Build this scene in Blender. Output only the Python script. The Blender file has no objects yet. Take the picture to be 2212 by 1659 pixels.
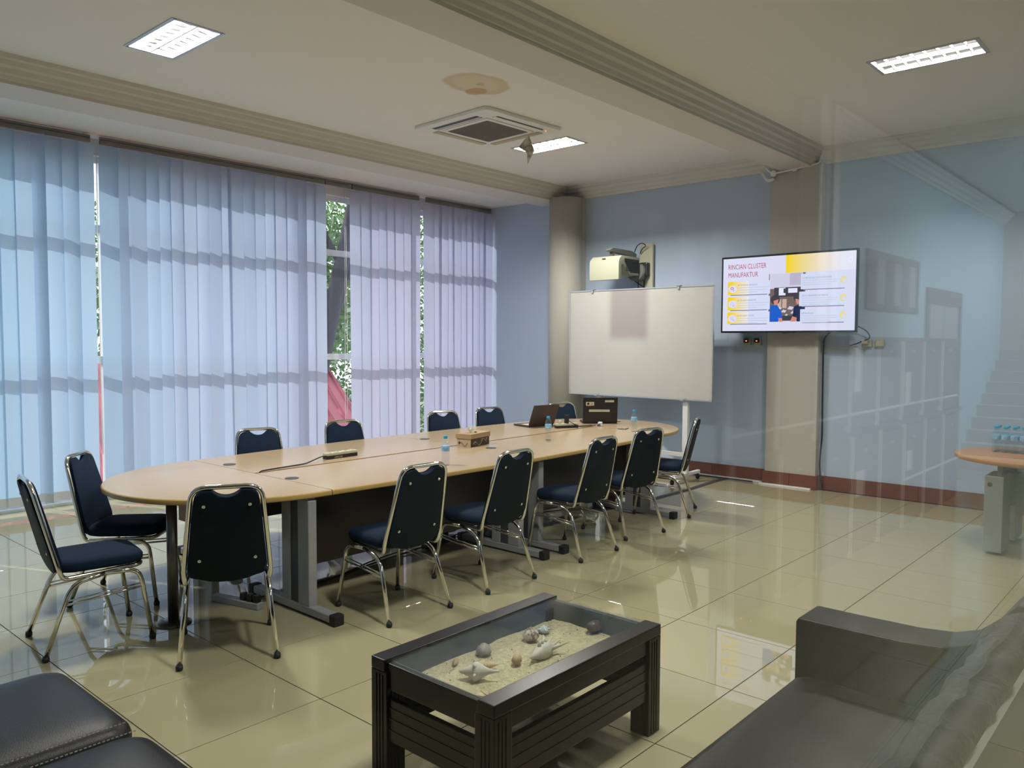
import bpy, bmesh, math, random
from mathutils import Vector, Matrix
random.seed(7)
PI = math.pi
sc = bpy.context.scene
C = bpy.context.collection

# ------------------------------------------------------------------ camera
H = 1.65
F_PX = 1720.56
X_AX = Vector((0.666, 0.037, -0.745)); Y_AX = Vector((-0.746, 0.038, -0.665))
Z_AX = X_AX.cross(Y_AX).normalized(); X_AX.normalize(); Y_AX = Z_AX.cross(X_AX).normalized()
cam_d = bpy.data.cameras.new('camera'); cam = bpy.data.objects.new('camera', cam_d); C.objects.link(cam)
cam_d.sensor_width = 36.0; cam_d.lens = 36.0 * F_PX / 2212.0; cam_d.clip_start = 0.02; cam_d.clip_end = 300
cam.matrix_world = Matrix(((X_AX[0], X_AX[1], X_AX[2], 0), (Y_AX[0], Y_AX[1], Y_AX[2], 0), (Z_AX[0], Z_AX[1], Z_AX[2], H), (0, 0, 0, 1)))
sc.camera = cam

# ------------------------------------------------------------------ view, sky, sun
sc.view_settings.view_transform = 'Standard'; sc.view_settings.look = 'None'
sc.view_settings.gamma = 1.0; sc.view_settings.use_curve_mapping = False
sc.view_settings.exposure = 0.70
SKY = 2.45; SUN = 2.8; LAMP = 92.0; LOBBY = 52.0
sc.cycles.max_bounces = 9; sc.cycles.diffuse_bounces = 4; sc.cycles.glossy_bounces = 4
sc.cycles.transmission_bounces = 6; sc.cycles.transparent_max_bounces = 16
sc.cycles.sample_clamp_indirect = 3.0; sc.cycles.use_denoising = True
sc.cycles.caustics_reflective = False; sc.cycles.caustics_refractive = False
w = bpy.data.worlds.new('sky'); sc.world = w; w.use_nodes = True
nt = w.node_tree; bg = nt.nodes['Background']
sky = nt.nodes.new('ShaderNodeTexSky'); sky.sky_type = 'HOSEK_WILKIE'
sky.sun_direction = Vector((-0.30, 0.65, 0.60)).normalized(); sky.turbidity = 4.0; sky.ground_albedo = 0.35
mx = nt.nodes.new('ShaderNodeMixRGB'); mx.inputs[0].default_value = 0.55; mx.inputs[2].default_value = (0.78, 0.90, 1.0, 1)
nt.links.new(sky.outputs[0], mx.inputs[1]); nt.links.new(mx.outputs[0], bg.inputs[0]); bg.inputs[1].default_value = SKY
sd = bpy.data.lights.new('sun', 'SUN'); sd.energy = SUN; sd.angle = math.radians(0.6); sd.color = (1.0, 0.96, 0.90)
so = bpy.data.objects.new('sun', sd); C.objects.link(so)
so.rotation_euler = Vector((-0.30, 0.65, 0.60)).to_track_quat('Z', 'Y').to_euler(); so.location = (-8, 16, 12)

# ------------------------------------------------------------------ materials
MATS = {}
def mat(name, col, rough=0.5, metal=0.0, spec=0.5, noise=None, coat=0.0, emit=None, bump=None, trans=0.0, ior=1.45):
    if name in MATS: return MATS[name]
    m = bpy.data.materials.new(name); m.use_nodes = True; n = m.node_tree; b = n.nodes['Principled BSDF']
    b.inputs['Base Color'].default_value = (*col, 1); b.inputs['Roughness'].default_value = rough
    b.inputs['Metallic'].default_value = metal; b.inputs['Specular IOR Level'].default_value = spec
    b.inputs['Coat Weight'].default_value = coat; b.inputs['Coat Roughness'].default_value = 0.08
    b.inputs['Transmission Weight'].default_value = trans; b.inputs['IOR'].default_value = ior
    if emit: b.inputs['Emission Color'].default_value = (*emit[0], 1); b.inputs['Emission Strength'].default_value = emit[1]
    if noise or bump:
        tc = n.nodes.new('ShaderNodeTexCoord')
    if noise:
        sc_, amt, st = noise  # scale, amount, stretch
        mp = n.nodes.new('ShaderNodeMapping'); mp.inputs['Scale'].default_value = st
        nz = n.nodes.new('ShaderNodeTexNoise'); nz.inputs['Scale'].default_value = sc_; nz.inputs['Detail'].default_value = 4
        n.links.new(tc.outputs['Object'], mp.inputs[0]); n.links.new(mp.outputs[0], nz.inputs['Vector'])
        rp = n.nodes.new('ShaderNodeMapRange'); rp.inputs[1].default_value = 0.3; rp.inputs[2].default_value = 0.7
        rp.inputs[3].default_value = 1 - amt; rp.inputs[4].default_value = 1 + amt * 0.6
        n.links.new(nz.outputs['Fac'], rp.inputs[0])
        hs = n.nodes.new('ShaderNodeHueSaturation'); hs.inputs['Color'].default_value = (*col, 1)
        n.links.new(rp.outputs[0], hs.inputs['Value']); n.links.new(hs.outputs[0], b.inputs['Base Color'])
    if bump:
        nb = n.nodes.new('ShaderNodeTexNoise'); nb.inputs['Scale'].default_value = bump[0]; nb.inputs['Detail'].default_value = 3
        n.links.new(tc.outputs['Object'], nb.inputs['Vector'])
        bp = n.nodes.new('ShaderNodeBump'); bp.inputs['Strength'].default_value = bump[1]; bp.inputs['Distance'].default_value = 0.01
        n.links.new(nb.outputs['Fac'], bp.inputs['Height']); n.links.new(bp.outputs[0], b.inputs['Normal'])
    MATS[name] = m
    return m

def glass_mat(name, tint=(0.97, 0.985, 0.98), r0=0.04, k=0.90):
    m = bpy.data.materials.new(name); m.use_nodes = True; n = m.node_tree; n.nodes.clear()
    out = n.nodes.new('ShaderNodeOutputMaterial'); mix = n.nodes.new('ShaderNodeMixShader')
    tr = n.nodes.new('ShaderNodeBsdfTransparent'); tr.inputs[0].default_value = (*tint, 1)
    gl = n.nodes.new('ShaderNodeBsdfGlossy'); gl.inputs['Roughness'].default_value = 0.0; gl.inputs[0].default_value = (1, 1, 1, 1)
    g = n.nodes.new('ShaderNodeNewGeometry')
    dot = n.nodes.new('ShaderNodeVectorMath'); dot.operation = 'DOT_PRODUCT'
    n.links.new(g.outputs['Incoming'], dot.inputs[0]); n.links.new(g.outputs['Normal'], dot.inputs[1])
    def M(op, a, b=None):
        x = n.nodes.new('ShaderNodeMath'); x.operation = op
        for i, v in enumerate((a, b)):
            if v is None: continue
            if isinstance(v, (int, float)): x.inputs[i].default_value = v
            else: n.links.new(v, x.inputs[i])
        return x.outputs[0]
    c = M('ABSOLUTE', dot.outputs['Value']); s = M('SUBTRACT', 1.0, c); p = M('POWER', s, 5.0)
    f = M('ADD', M('MULTIPLY', p, k), r0)
    n.links.new(f, mix.inputs[0]); n.links.new(tr.outputs[0], mix.inputs[1]); n.links.new(gl.outputs[0], mix.inputs[2])
    n.links.new(mix.outputs[0], out.inputs[0]); MATS[name] = m
    return m

M_tile = mat('floor_tile', (0.35, 0.325, 0.20), rough=0.02, spec=0.5, ior=1.70, noise=(1.1, 0.05, (1, 1, 1)))
M_grout = mat('grout', (0.06, 0.05, 0.04), rough=0.9)
M_ceil = mat('ceiling_paint', (0.80, 0.78, 0.75), rough=0.9)
M_beam = mat('beam_paint', (0.66, 0.62, 0.57), rough=0.8)
M_corn = mat('cornice_paint', (0.64, 0.62, 0.57), rough=0.6)
M_blue = mat('blue_wall_paint', (0.43, 0.52, 0.66), rough=0.45, noise=(0.8, 0.03, (1, 1, 1)))
M_lblue = mat('pale_blue_wall_paint', (0.47, 0.66, 0.74), rough=0.6)
M_cream = mat('cream_paint', (0.46, 0.445, 0.39), rough=0.6)
M_brown = mat('brown_skirting_tile', (0.17, 0.065, 0.045), rough=0.25, noise=(6, 0.15, (1, 1, 1)))
M_chrome = mat('chrome', (0.78, 0.76, 0.70), rough=0.09, metal=1.0)
M_navy = mat('navy_fabric', (0.005, 0.015, 0.036), rough=0.85, spec=0.2, bump=(900, 0.2))
M_board = mat('black_backboard', (0.004, 0.010, 0.014), rough=0.6, spec=0.15)
M_rub = mat('black_rubber', (0.012, 0.012, 0.013), rough=0.6)
M_lam = mat('beech_laminate', (0.42, 0.32, 0.205), rough=0.22, noise=(7, 0.05, (1, 14, 14)))
M_edge = mat('beech_edge', (0.50, 0.34, 0.12), rough=0.25)
M_lamr = mat('orange_beech_laminate', (0.48, 0.24, 0.09), rough=0.3, noise=(7, 0.05, (1, 14, 14)))
M_panel = mat('dark_modesty_panel', (0.022, 0.018, 0.012), rough=0.35)
M_ewood = mat('brown_end_panel', (0.22, 0.10, 0.04), rough=0.5)
M_lgrey = mat('grey_steel', (0.36, 0.37, 0.38), rough=0.4, metal=0.2, noise=(3, 0.12, (1, 1, 1)))
M_dgrey = mat('dark_grey_steel', (0.05, 0.05, 0.055), rough=0.4)
M_pole = mat('gunmetal_pole', (0.13, 0.12, 0.11), rough=0.3, metal=0.8)
M_leath = mat('black_leather', (0.006, 0.0065, 0.007), rough=0.38, spec=0.28, bump=(260, 0.12))
M_leaths = mat('soft_black_leather', (0.012, 0.012, 0.012), rough=0.42, spec=0.4, bump=(22, 0.8))
M_lining = mat('grey_lining', (0.22, 0.22, 0.20), rough=0.8)
M_thread = mat('pale_thread', (0.35, 0.34, 0.30), rough=0.8)
M_dwood = mat('dark_lacquered_wood', (0.005, 0.0035, 0.003), rough=0.28, spec=.4, noise=(5, 0.4, (1, 20, 20)))
M_well = mat('blue_grey_well', (0.07, 0.10, 0.13), rough=0.15)
M_sand = mat('sand', (0.56, 0.50, 0.32), rough=0.95, noise=(55, 0.3, (1, 1, 1)), bump=(120, 0.9))
M_white = mat('white_paint', (0.78, 0.79, 0.80), rough=0.4)
M_alu = mat('aluminium', (0.55, 0.56, 0.57), rough=0.35, metal=0.7)
M_wb = mat('whiteboard_enamel', (0.60, 0.59, 0.54), rough=0.22)
M_tvb = mat('tv_black', (0.012, 0.014, 0.014), rough=0.25)
M_cream2 = mat('cream_plastic', (0.48, 0.48, 0.37), rough=0.35)
M_blackp = mat('black_plastic', (0.015, 0.015, 0.015), rough=0.4)
M_greyp = mat('grey_plastic', (0.20, 0.21, 0.19), rough=0.45)
M_rail = mat('blind_headrail', (0.20, 0.19, 0.17), rough=0.4, metal=0.3)
M_ac = mat('ac_plastic', (0.78, 0.78, 0.76), rough=0.5)
M_acg = mat('ac_grille', (0.22, 0.20, 0.19), rough=0.8)
M_tan = mat('tan_flap', (0.50, 0.44, 0.28), rough=0.6)
M_glass = glass_mat('window_glass')
M_part = glass_mat('partition_glass', tint=(0.985, 0.99, 0.985), r0=0.014, k=0.56)
M_bark = mat('bark', (0.035, 0.028, 0.035), rough=0.9, bump=(18, 1.0))
M_leaf = mat('leaf_green', (0.10, 0.20, 0.04), rough=0.5)
M_leaf2 = mat('pale_leaf_green', (0.30, 0.34, 0.20), rough=0.5)
M_roof = mat('red_roof_sheet', (0.50, 0.12, 0.14), rough=0.5, noise=(2, 0.2, (1, 1, 1)))
M_dry = mat('dry_leaf', (0.45, 0.30, 0.16), rough=0.9)
M_ground = mat('ground', (0.18, 0.20, 0.13), rough=1.0)
M_lock = mat('locker_steel', (0.11, 0.10, 0.12), rough=0.35)
M_lockf = mat('locker_edge', (0.80, 0.80, 0.80), rough=0.4)
M_stone = mat('stair_stone', (0.42, 0.41, 0.39), rough=0.4)
M_paper = mat('white_paper', (0.75, 0.78, 0.76), rough=0.8)
M_frame = mat('brown_window_frame', (0.13, 0.10, 0.10), rough=0.5)
M_pane = mat('frosted_pane', (0.42, 0.40, 0.42), rough=0.3)
M_card = mat('kraft_card', (0.34, 0.24, 0.13), rough=0.7)
M_cardd = mat('dark_card', (0.045, 0.028, 0.018), rough=0.6)
M_cardl = mat('pale_card', (0.45, 0.34, 0.22), rough=0.7)
M_tissue = mat('tissue', (0.85, 0.85, 0.80), rough=0.9)
M_green = mat('green_led', (0.05, 0.7, 0.05), emit=((0.05, 1, 0.05), 0.6))
M_redled = mat('red_led', (0.9, 0.15, 0.05), emit=((1, 0.15, 0.03), 2.5))
M_cap = mat('blue_cap', (0.02, 0.40, 0.62), rough=0.4)
M_lab = mat('bottle_label', (0.30, 0.55, 0.78), rough=0.4, noise=(40, 0.5, (1, 1, 1)))
M_pet = glass_mat('clear_bottle', tint=(0.93, 0.95, 0.96), r0=0.06, k=0.9)
M_tube = mat('lit_tube', (1, 1, 1), emit=((1.0, 0.95, 0.86), 2.2))
M_refl = mat('reflector', (0.40, 0.40, 0.42), rough=0.4)
M_louv = mat('louver', (0.30, 0.30, 0.32), rough=0.4)
M_lap = mat('laptop_lid', (0.05, 0.032, 0.030), rough=0.4)
M_lap2 = mat('black_laptop_lid', (0.012, 0.012, 0.010), rough=0.4)
M_silver = mat('silver_deck', (0.55, 0.55, 0.53), rough=0.35)
M_stick = mat('sticker', (0.60, 0.60, 0.46), rough=0.6)
M_ink = mat('dark_ink', (0.03, 0.03, 0.03), rough=0.7)
M_redink = mat('red_ink', (0.5, 0.05, 0.05), rough=0.7)
M_shw = mat('white_shell', (0.62, 0.60, 0.50), rough=0.5, noise=(30, 0.15, (1, 1, 1)))
M_shg = mat('grey_shell', (0.33, 0.32, 0.27), rough=0.6, noise=(45, 0.5, (1, 1, 1)))
M_shb = mat('white_blue_shell', (0.55, 0.62, 0.60), rough=0.4)
M_sht = mat('tan_shell', (0.50, 0.36, 0.18), rough=0.5, noise=(30, 0.3, (1, 1, 1)))
M_shc = mat('cowrie_shell', (0.12, 0.09, 0.08), rough=0.08, noise=(60, 0.6, (1, 1, 1)))
M_wrap = mat('wrapper', (0.62, 0.54, 0.48), rough=0.4, noise=(25, 0.6, (1, 1, 1)))

def spotted(name, a, b, scale, thr):
    m = bpy.data.materials.new(name); m.use_nodes = True; n = m.node_tree; p = n.nodes['Principled BSDF']
    tc = n.nodes.new('ShaderNodeTexCoord'); nz = n.nodes.new('ShaderNodeTexNoise'); nz.inputs['Scale'].default_value = scale
    r = n.nodes.new('ShaderNodeValToRGB'); r.color_ramp.elements[0].position = thr - 0.03; r.color_ramp.elements[1].position = thr + 0.03
    r.color_ramp.elements[0].color = (*a, 1); r.color_ramp.elements[1].color = (*b, 1)
    n.links.new(tc.outputs['Object'], nz.inputs['Vector']); n.links.new(nz.outputs['Fac'], r.inputs[0]); n.links.new(r.outputs[0], p.inputs['Base Color'])
    p.inputs['Roughness'].default_value = 0.5
    return m
M_shm = spotted('mottled_shell', (0.22, 0.13, 0.09), (0.66, 0.62, 0.50), 45, 0.5)

def blind_mat(name, col, tr=0.5):
    m = bpy.data.materials.new(name); m.use_nodes = True; n = m.node_tree; n.nodes.clear()
    out = n.nodes.new('ShaderNodeOutputMaterial'); mix = n.nodes.new('ShaderNodeMixShader'); mix.inputs[0].default_value = tr
    d = n.nodes.new('ShaderNodeBsdfDiffuse'); t = n.nodes.new('ShaderNodeBsdfTranslucent')
    d.inputs[0].default_value = (*col, 1); t.inputs[0].default_value = (*col, 1)
    n.links.new(d.outputs[0], mix.inputs[1]); n.links.new(t.outputs[0], mix.inputs[2]); n.links.new(mix.outputs[0], out.inputs[0])
    return m
M_slats = [blind_mat('tinted_blind_fabric_%d' % k, tuple(a + (b - a) * k / 6 for a, b in zip((0.42, 0.605, 0.79), (0.56, 0.57, 0.77))), 0.42) for k in range(7)]  # tint of the light, cyan to lavender, painted into the slat colours
M_hem = blind_mat('blind_hem', (0.45, 0.48, 0.50), 0.12)

# ceiling with the water stain that is on it (a real brown mark)
def stain_mat():
    m = bpy.data.materials.new('stained_ceiling_paint'); m.use_nodes = True; n = m.node_tree; p = n.nodes['Principled BSDF']
    p.inputs['Roughness'].default_value = 0.9
    tc = n.nodes.new('ShaderNodeTexCoord'); nz = n.nodes.new('ShaderNodeTexNoise'); nz.inputs['Scale'].default_value = 4.0
    n.links.new(tc.outputs['Object'], nz.inputs['Vector'])
    def disc(cx, cy, rx, ry, r_in, r_out, wob):
        mp = n.nodes.new('ShaderNodeMapping'); mp.vector_type = 'TEXTURE'
        mp.inputs['Location'].default_value = (cx, cy, 3.79); mp.inputs['Scale'].default_value = (rx, ry, 1)
        n.links.new(tc.outputs['Object'], mp.inputs[0])
        ln = n.nodes.new('ShaderNodeVectorMath'); ln.operation = 'LENGTH'; n.links.new(mp.outputs[0], ln.inputs[0])
        a = n.nodes.new('ShaderNodeMath'); a.operation = 'MULTIPLY_ADD'; a.inputs[1].default_value = wob
        n.links.new(nz.outputs['Fac'], a.inputs[0]); n.links.new(ln.outputs['Value'], a.inputs[2])
        mr = n.nodes.new('ShaderNodeMapRange'); mr.interpolation_type = 'SMOOTHSTEP'
        mr.inputs[1].default_value = r_in + wob * .5; mr.inputs[2].default_value = r_out + wob * .5; mr.inputs[3].default_value = 1; mr.inputs[4].default_value = 0
        n.links.new(a.outputs[0], mr.inputs[0]); return mr.outputs[0]
    cur = None
    col0 = (0.82, 0.80, 0.77, 1)
    for (cx, cy, rx, ry, ri, ro, wob, c, f) in [(4.83, 4.72, .30, .25, .9, 1.05, .5, (0.62, 0.52, 0.34), .8), (4.82, 4.72, .25, .2, .75, 1.0, .4, (0.72, 0.65, 0.53), .8),
                                           (4.97, 4.86, .095, .11, .8, 1.05, .1, (0.52, 0.34, 0.18), .75), (4.86, 4.70, .04, .04, .7, 1.1, .1, (0.55, 0.45, 0.27), .7)]:
        mi = n.nodes.new('ShaderNodeMixRGB'); d = disc(cx, cy, rx, ry, ri, ro, wob)
        k = n.nodes.new('ShaderNodeMath'); k.operation = 'MULTIPLY'; k.inputs[1].default_value = f; n.links.new(d, k.inputs[0])
        n.links.new(k.outputs[0], mi.inputs[0]); mi.inputs[2].default_value = (*c, 1)
        if cur is None: mi.inputs[1].default_value = col0
        else: n.links.new(cur, mi.inputs[1])
        cur = mi.outputs[0]
    n.links.new(cur, p.inputs['Base Color'])
    return m
M_stain = stain_mat()

# ------------------------------------------------------------------ mesh helpers
def link(name, me, parent=None):
    o = bpy.data.objects.new(name, me); C.objects.link(o)
    if parent: o.parent = parent
    return o
def tag(o, label=None, cat=None, group=None, kind=None):
    if label: o['label'] = label
    if cat: o['category'] = cat
    if group: o['group'] = group
    if kind: o['kind'] = kind
    return o
def thing(name, label, cat, loc=(0, 0, 0), rot=0, group=None):
    o = bpy.data.objects.new(name, None); C.objects.link(o); o.location = loc; o.rotation_euler = (0, 0, rot); o.empty_display_size = .1
    return tag(o, label, cat, group)

class MB:
    def __init__(s): s.bm = bmesh.new()
    def box(s, x0, x1, y0, y1, z0, z1, mi=0, rot=None):
        vs = [s.bm.verts.new(Vector((x, y, z))) for x in (x0, x1) for y in (y0, y1) for z in (z0, z1)]
        for f in ((0, 1, 3, 2), (4, 6, 7, 5), (0, 4, 5, 1), (2, 3, 7, 6), (0, 2, 6, 4), (1, 5, 7, 3)):
            fc = s.bm.faces.new([vs[i] for i in f]); fc.material_index = mi
        if rot: bmesh.ops.transform(s.bm, matrix=rot, verts=vs)
        return s
    def prism(s, poly, z0, z1, axis='z', mi=0, side=None):
        def P(a, b, t):
            return Vector((a, b, t)) if axis == 'z' else Vector((a, t, b)) if axis == 'y' else Vector((t, a, b))
        A = [s.bm.verts.new(P(a, b, z0)) for a, b in poly]; B = [s.bm.verts.new(P(a, b, z1)) for a, b in poly]
        f1 = s.bm.faces.new(A[::-1]); f2 = s.bm.faces.new(B); f1.material_index = f2.material_index = mi
        for i in range(len(poly)):
            j = (i + 1) % len(poly); f = s.bm.faces.new((A[i], A[j], B[j], B[i])); f.material_index = mi if side is None else side
        return s
    def tube(s, path, r, n=8, closed=False, mi=0, r2=None, cap=True):
        P = [Vector(p) for p in path]; N = len(P); rings = []; up = None
        R = r if isinstance(r, (list, tuple)) else [r] * N
        for i, p in enumerate(P):
            if closed: t = P[(i + 1) % N] - P[i - 1]
            else: t = P[min(i + 1, N - 1)] - P[max(i - 1, 0)]
            t.normalize()
            if up is None:
                up = Vector((0, 0, 1)) if abs(t.z) < 0.9 else Vector((1, 0, 0))
            up = (up - t * up.dot(t)).normalized(); sd_ = t.cross(up)
            rr = R[i]; q = rr if r2 is None else r2
            rings.append([s.bm.verts.new(p + up * math.cos(2 * PI * k / n) * rr + sd_ * math.sin(2 * PI * k / n) * q) for k in range(n)])
        M_ = N if closed else N - 1
        for i in range(M_):
            a, b = rings[i], rings[(i + 1) % N]
            off = 0
            if closed and i == N - 1:
                off = min(range(n), key=lambda o: sum((a[k].co - b[(k + o) % n].co).length for k in range(n)))
            for k in range(n):
                f = s.bm.faces.new((a[k], a[(k + 1) % n], b[(k + 1 + off) % n], b[(k + off) % n])); f.material_index = mi; f.smooth = True
        if not closed and cap:
            s.bm.faces.new(rings[0][::-1]).material_index = mi; s.bm.faces.new(rings[-1]).material_index = mi
        return s
    def lathe(s, prof, c=(0, 0, 0), n=16, mi=0, axis='z', smooth=True):
        c = Vector(c); rings = []
        def P(r, h, a):
            x, y = r * math.cos(a), r * math.sin(a)
            return c + (Vector((x, y, h)) if axis == 'z' else Vector((h, x, y)) if axis == 'x' else Vector((x, h, y)))
        for r, h in prof:
            rings.append([s.bm.verts.new(P(max(r, 1e-5), h, 2 * PI * k / n)) for k in range(n)])
        for a, b in zip(rings, rings[1:]):
            for k in range(n):
                f = s.bm.faces.new((a[k], a[(k + 1) % n], b[(k + 1) % n], b[k])); f.material_index = mi; f.smooth = smooth
        s.bm.faces.new(rings[0][::-1]).material_index = mi; s.bm.faces.new(rings[-1]).material_index = mi
        return s
    def cyl(s, c, r, h, n=16, mi=0, axis='z', smooth=True): return s.lathe([(r, 0), (r, h)], c, n, mi, axis, smooth)
    def rings(s, outline, levels, mi=0, smooth=True):
        """outline list of (x,y) about its centre; levels list of (z, scale or inset func)"""
        cx = sum(p[0] for p in outline) / len(outline); cy = sum(p[1] for p in outline) / len(outline); R = []
        for z, k in levels:
            ins, zz = k, z
            row = []
            for (x, y) in outline:
                dx, dy = x - cx, y - cy; L = math.hypot(dx, dy)
                f = max(0.0, (L - ins) / L)
                row.append(s.bm.verts.new((cx + dx * f, cy + dy * f, zz)))
            R.append(row)
        n = len(outline)
        for a, b in zip(R, R[1:]):
            for k in range(n):
                f = s.bm.faces.new((a[k], a[(k + 1) % n], b[(k + 1) % n], b[k])); f.smooth = smooth; f.material_index = mi
        f = s.bm.faces.new(R[0][::-1]); f.material_index = mi; f = s.bm.faces.new(R[-1]); f.smooth = smooth; f.material_index = mi
        return s
    def sphere(s, c, rx, ry, rz, n=12, m=8, mi=0):
        c = Vector(c); rings = []
        for i in range(m + 1):
            th = PI * i / m
            rings.append([s.bm.verts.new(c + Vector((rx * math.sin(th) * math.cos(2 * PI * k / n), ry * math.sin(th) * math.sin(2 * PI * k / n), rz * math.cos(th)))) for k in range(n)])
        for a, b in zip(rings, rings[1:]):
            for k in range(n):
                f = s.bm.faces.new((a[k], b[k], b[(k + 1) % n], a[(k + 1) % n])); f.smooth = True; f.material_index = mi
        bmesh.ops.remove_doubles(s.bm, verts=rings[0] + rings[-1], dist=1e-6)
        return s
    def xf(s, M_): bmesh.ops.transform(s.bm, matrix=M_, verts=s.bm.verts[:]); return s
    def bevel(s, w_, seg=2, ang=30):
        bmesh.ops.recalc_face_normals(s.bm, faces=s.bm.faces[:])
        e = [e for e in s.bm.edges if len(e.link_faces) == 2 and e.calc_face_angle(0) > math.radians(ang)]
        bmesh.ops.bevel(s.bm, geom=e, offset=w_, segments=seg, profile=0.6, affect='EDGES', clamp_overlap=True)
        return s
    def build(s, name, mats, parent=None, smooth=None, **t):
        bmesh.ops.recalc_face_normals(s.bm, faces=s.bm.faces[:])
        if smooth is not None:
            for f in s.bm.faces: f.smooth = smooth
        me = bpy.data.meshes.new(name); s.bm.to_mesh(me); s.bm.free()
        for m in (mats if isinstance(mats, (list, tuple)) else [mats]): me.materials.append(m)
        o = link(name, me, parent); return tag(o, **t) if t else o
def shade_auto(o, ang=40):
    for p in o.data.polygons: p.use_smooth = True
    me = o.data
    bm = bmesh.new(); bm.from_mesh(me)
    for e in bm.edges:
        if len(e.link_faces) == 2 and e.calc_face_angle(0) > math.radians(ang): e.smooth = False
    bm.to_mesh(me); bm.free(); return o
def fillet(pts, r, n=4, closed=False):
    P = [Vector(p) for p in pts]; out = []; N = len(P)
    for i in range(N):
        if not closed and i in (0, N - 1): out.append(P[i]); continue
        a, b, c = P[i - 1], P[i], P[(i + 1) % N]; rr = r[i] if isinstance(r, (list, tuple)) else r
        d1 = (a - b); d2 = (c - b); l = min(rr, d1.length * .49, d2.length * .49)
        s, e = b + d1.normalized() * l, b + d2.normalized() * l
        for k in range(n + 1):
            t = k / n; out.append(s * (1 - t) ** 2 + b * 2 * t * (1 - t) + e * t * t)
    return out
def rrect(x0, x1, y0, y1, r, n=5):
    out = []
    for cx, cy, a in ((x1 - r, y1 - r, 0), (x0 + r, y1 - r, PI / 2), (x0 + r, y0 + r, PI), (x1 - r, y0 + r, 1.5 * PI)):
        for k in range(n + 1): out.append((cx + r * math.cos(a + PI / 2 * k / n), cy + r * math.sin(a + PI / 2 * k / n)))
    return out
def dup(root, loc, rot, label, group=None):
    r = root.copy(); C.objects.link(r); r.location = loc; r.rotation_euler = (0, 0, rot); r['label'] = label
    if group: r['group'] = group
    def rec(a, b):
        for ch in a.children:
            c = ch.copy(); C.objects.link(c); c.parent = b; rec(ch, c)
    rec(root, r); return r
def text_mesh(name, s, size, m, parent, loc, rot, align='LEFT', sx=1.0, weight=0.0):
    cu = bpy.data.curves.new(name, 'FONT'); cu.body = s; cu.size = size; cu.align_x = align; cu.resolution_u = 2; cu.offset = weight
    t = bpy.data.objects.new(name, cu); C.objects.link(t)
    me = bpy.data.meshes.new_from_object(t); bpy.data.objects.remove(t); bpy.data.curves.remove(cu)
    me.materials.clear(); me.materials.append(m)
    o = link(name, me, parent); o.location = loc; o.rotation_euler = rot; o.scale = (sx, 1, 1); return o
def struct(mb, name, m, **k): return mb.build(name, m, kind='structure', **k)

# ------------------------------------------------------------------ ROOM SHELL
XW = 8.97          # back wall plane
GY = 0.25          # glass partition plane
ZC = 3.79; XL = -1.7; YW = 8.60
P_ = 0.683; TX0, TY0 = 0.05 - 3 * 0.683, 0.32
fl = struct(MB().box(XL, XW + .15, GY - .02, YW + .25, -.12, -.004), 'floor', M_grout)
tile_me = {}
def tile(x0, x1, y0, y1, parent, jit=0):
    k = (round(x1 - x0, 3), round(y1 - y0, 3))
    if k not in tile_me:
        g = .0024; b = MB().box(g, k[0] - g, g, k[1] - g, -.0045, 0); b.bevel(.0008, 1)
        o = b.build('tile', M_tile, parent); tile_me[k] = o.data
    else: o = link('tile', tile_me[k], parent)
    o.location = (x0, y0, 0)
nx = 0
xs = [TX0 + i * P_ for i in range(0, 17)]; ys = [TY0 + i * P_ for i in range(-1, 14)]
for i in range(len(xs) - 1):
    for j in range(len(ys) - 1):
        x0, x1 = max(xs[i], XL), min(xs[i + 1], XW + .02); y0, y1 = max(ys[j], GY + .03), min(ys[j + 1], YW + .05)
        if x1 - x0 > .03 and y1 - y0 > .03: tile(x0, x1, y0, y1, fl)
HOLES = [(2.54, 2.88, 5.30, 6.03), (6.67, 7.00, 5.20, 5.95), (6.43, 6.78, 1.38, 2.10), (2.54, 2.88, 1.38, 2.10)]
cbm = MB()
gx = sorted({XL, XW + .15} | {h[0] for h in HOLES} | {h[1] for h in HOLES}); gy = sorted({GY - .1, 7.02} | {h[2] for h in HOLES} | {h[3] for h in HOLES})
for a, b_ in zip(gx, gx[1:]):
    for c, d in zip(gy, gy[1:]):
        if not any(h[0] - 1e-4 <= a and b_ <= h[1] + 1e-4 and h[2] - 1e-4 <= c and d <= h[3] + 1e-4 for h in HOLES): cbm.box(a, b_, c, d, ZC, ZC + .12)
ce = struct(cbm, 'ceiling', M_stain)
struct(MB().box(XL, XW + .15, 7.38, YW + .3, 3.685, 3.685 + .2), 'ceiling', M_ceil)
struct(MB().box(XL, XW + .15, 3.47, 3.84, 3.60, ZC + .01), 'trim_1', M_beam)
struct(MB().box(XL, XW + .15, 6.99, 7.42, 3.60, ZC + .1), 'trim_2', M_beam)
struct(MB().box(XW, XW + .15, GY - .2, YW + .3, -.1, ZC + .1), 'wall_back', M_blue)
struct(MB().box(XL - .15, XL, GY - .2, YW + .3, -.1, ZC + .1), 'wall_left', M_blue)
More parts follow.
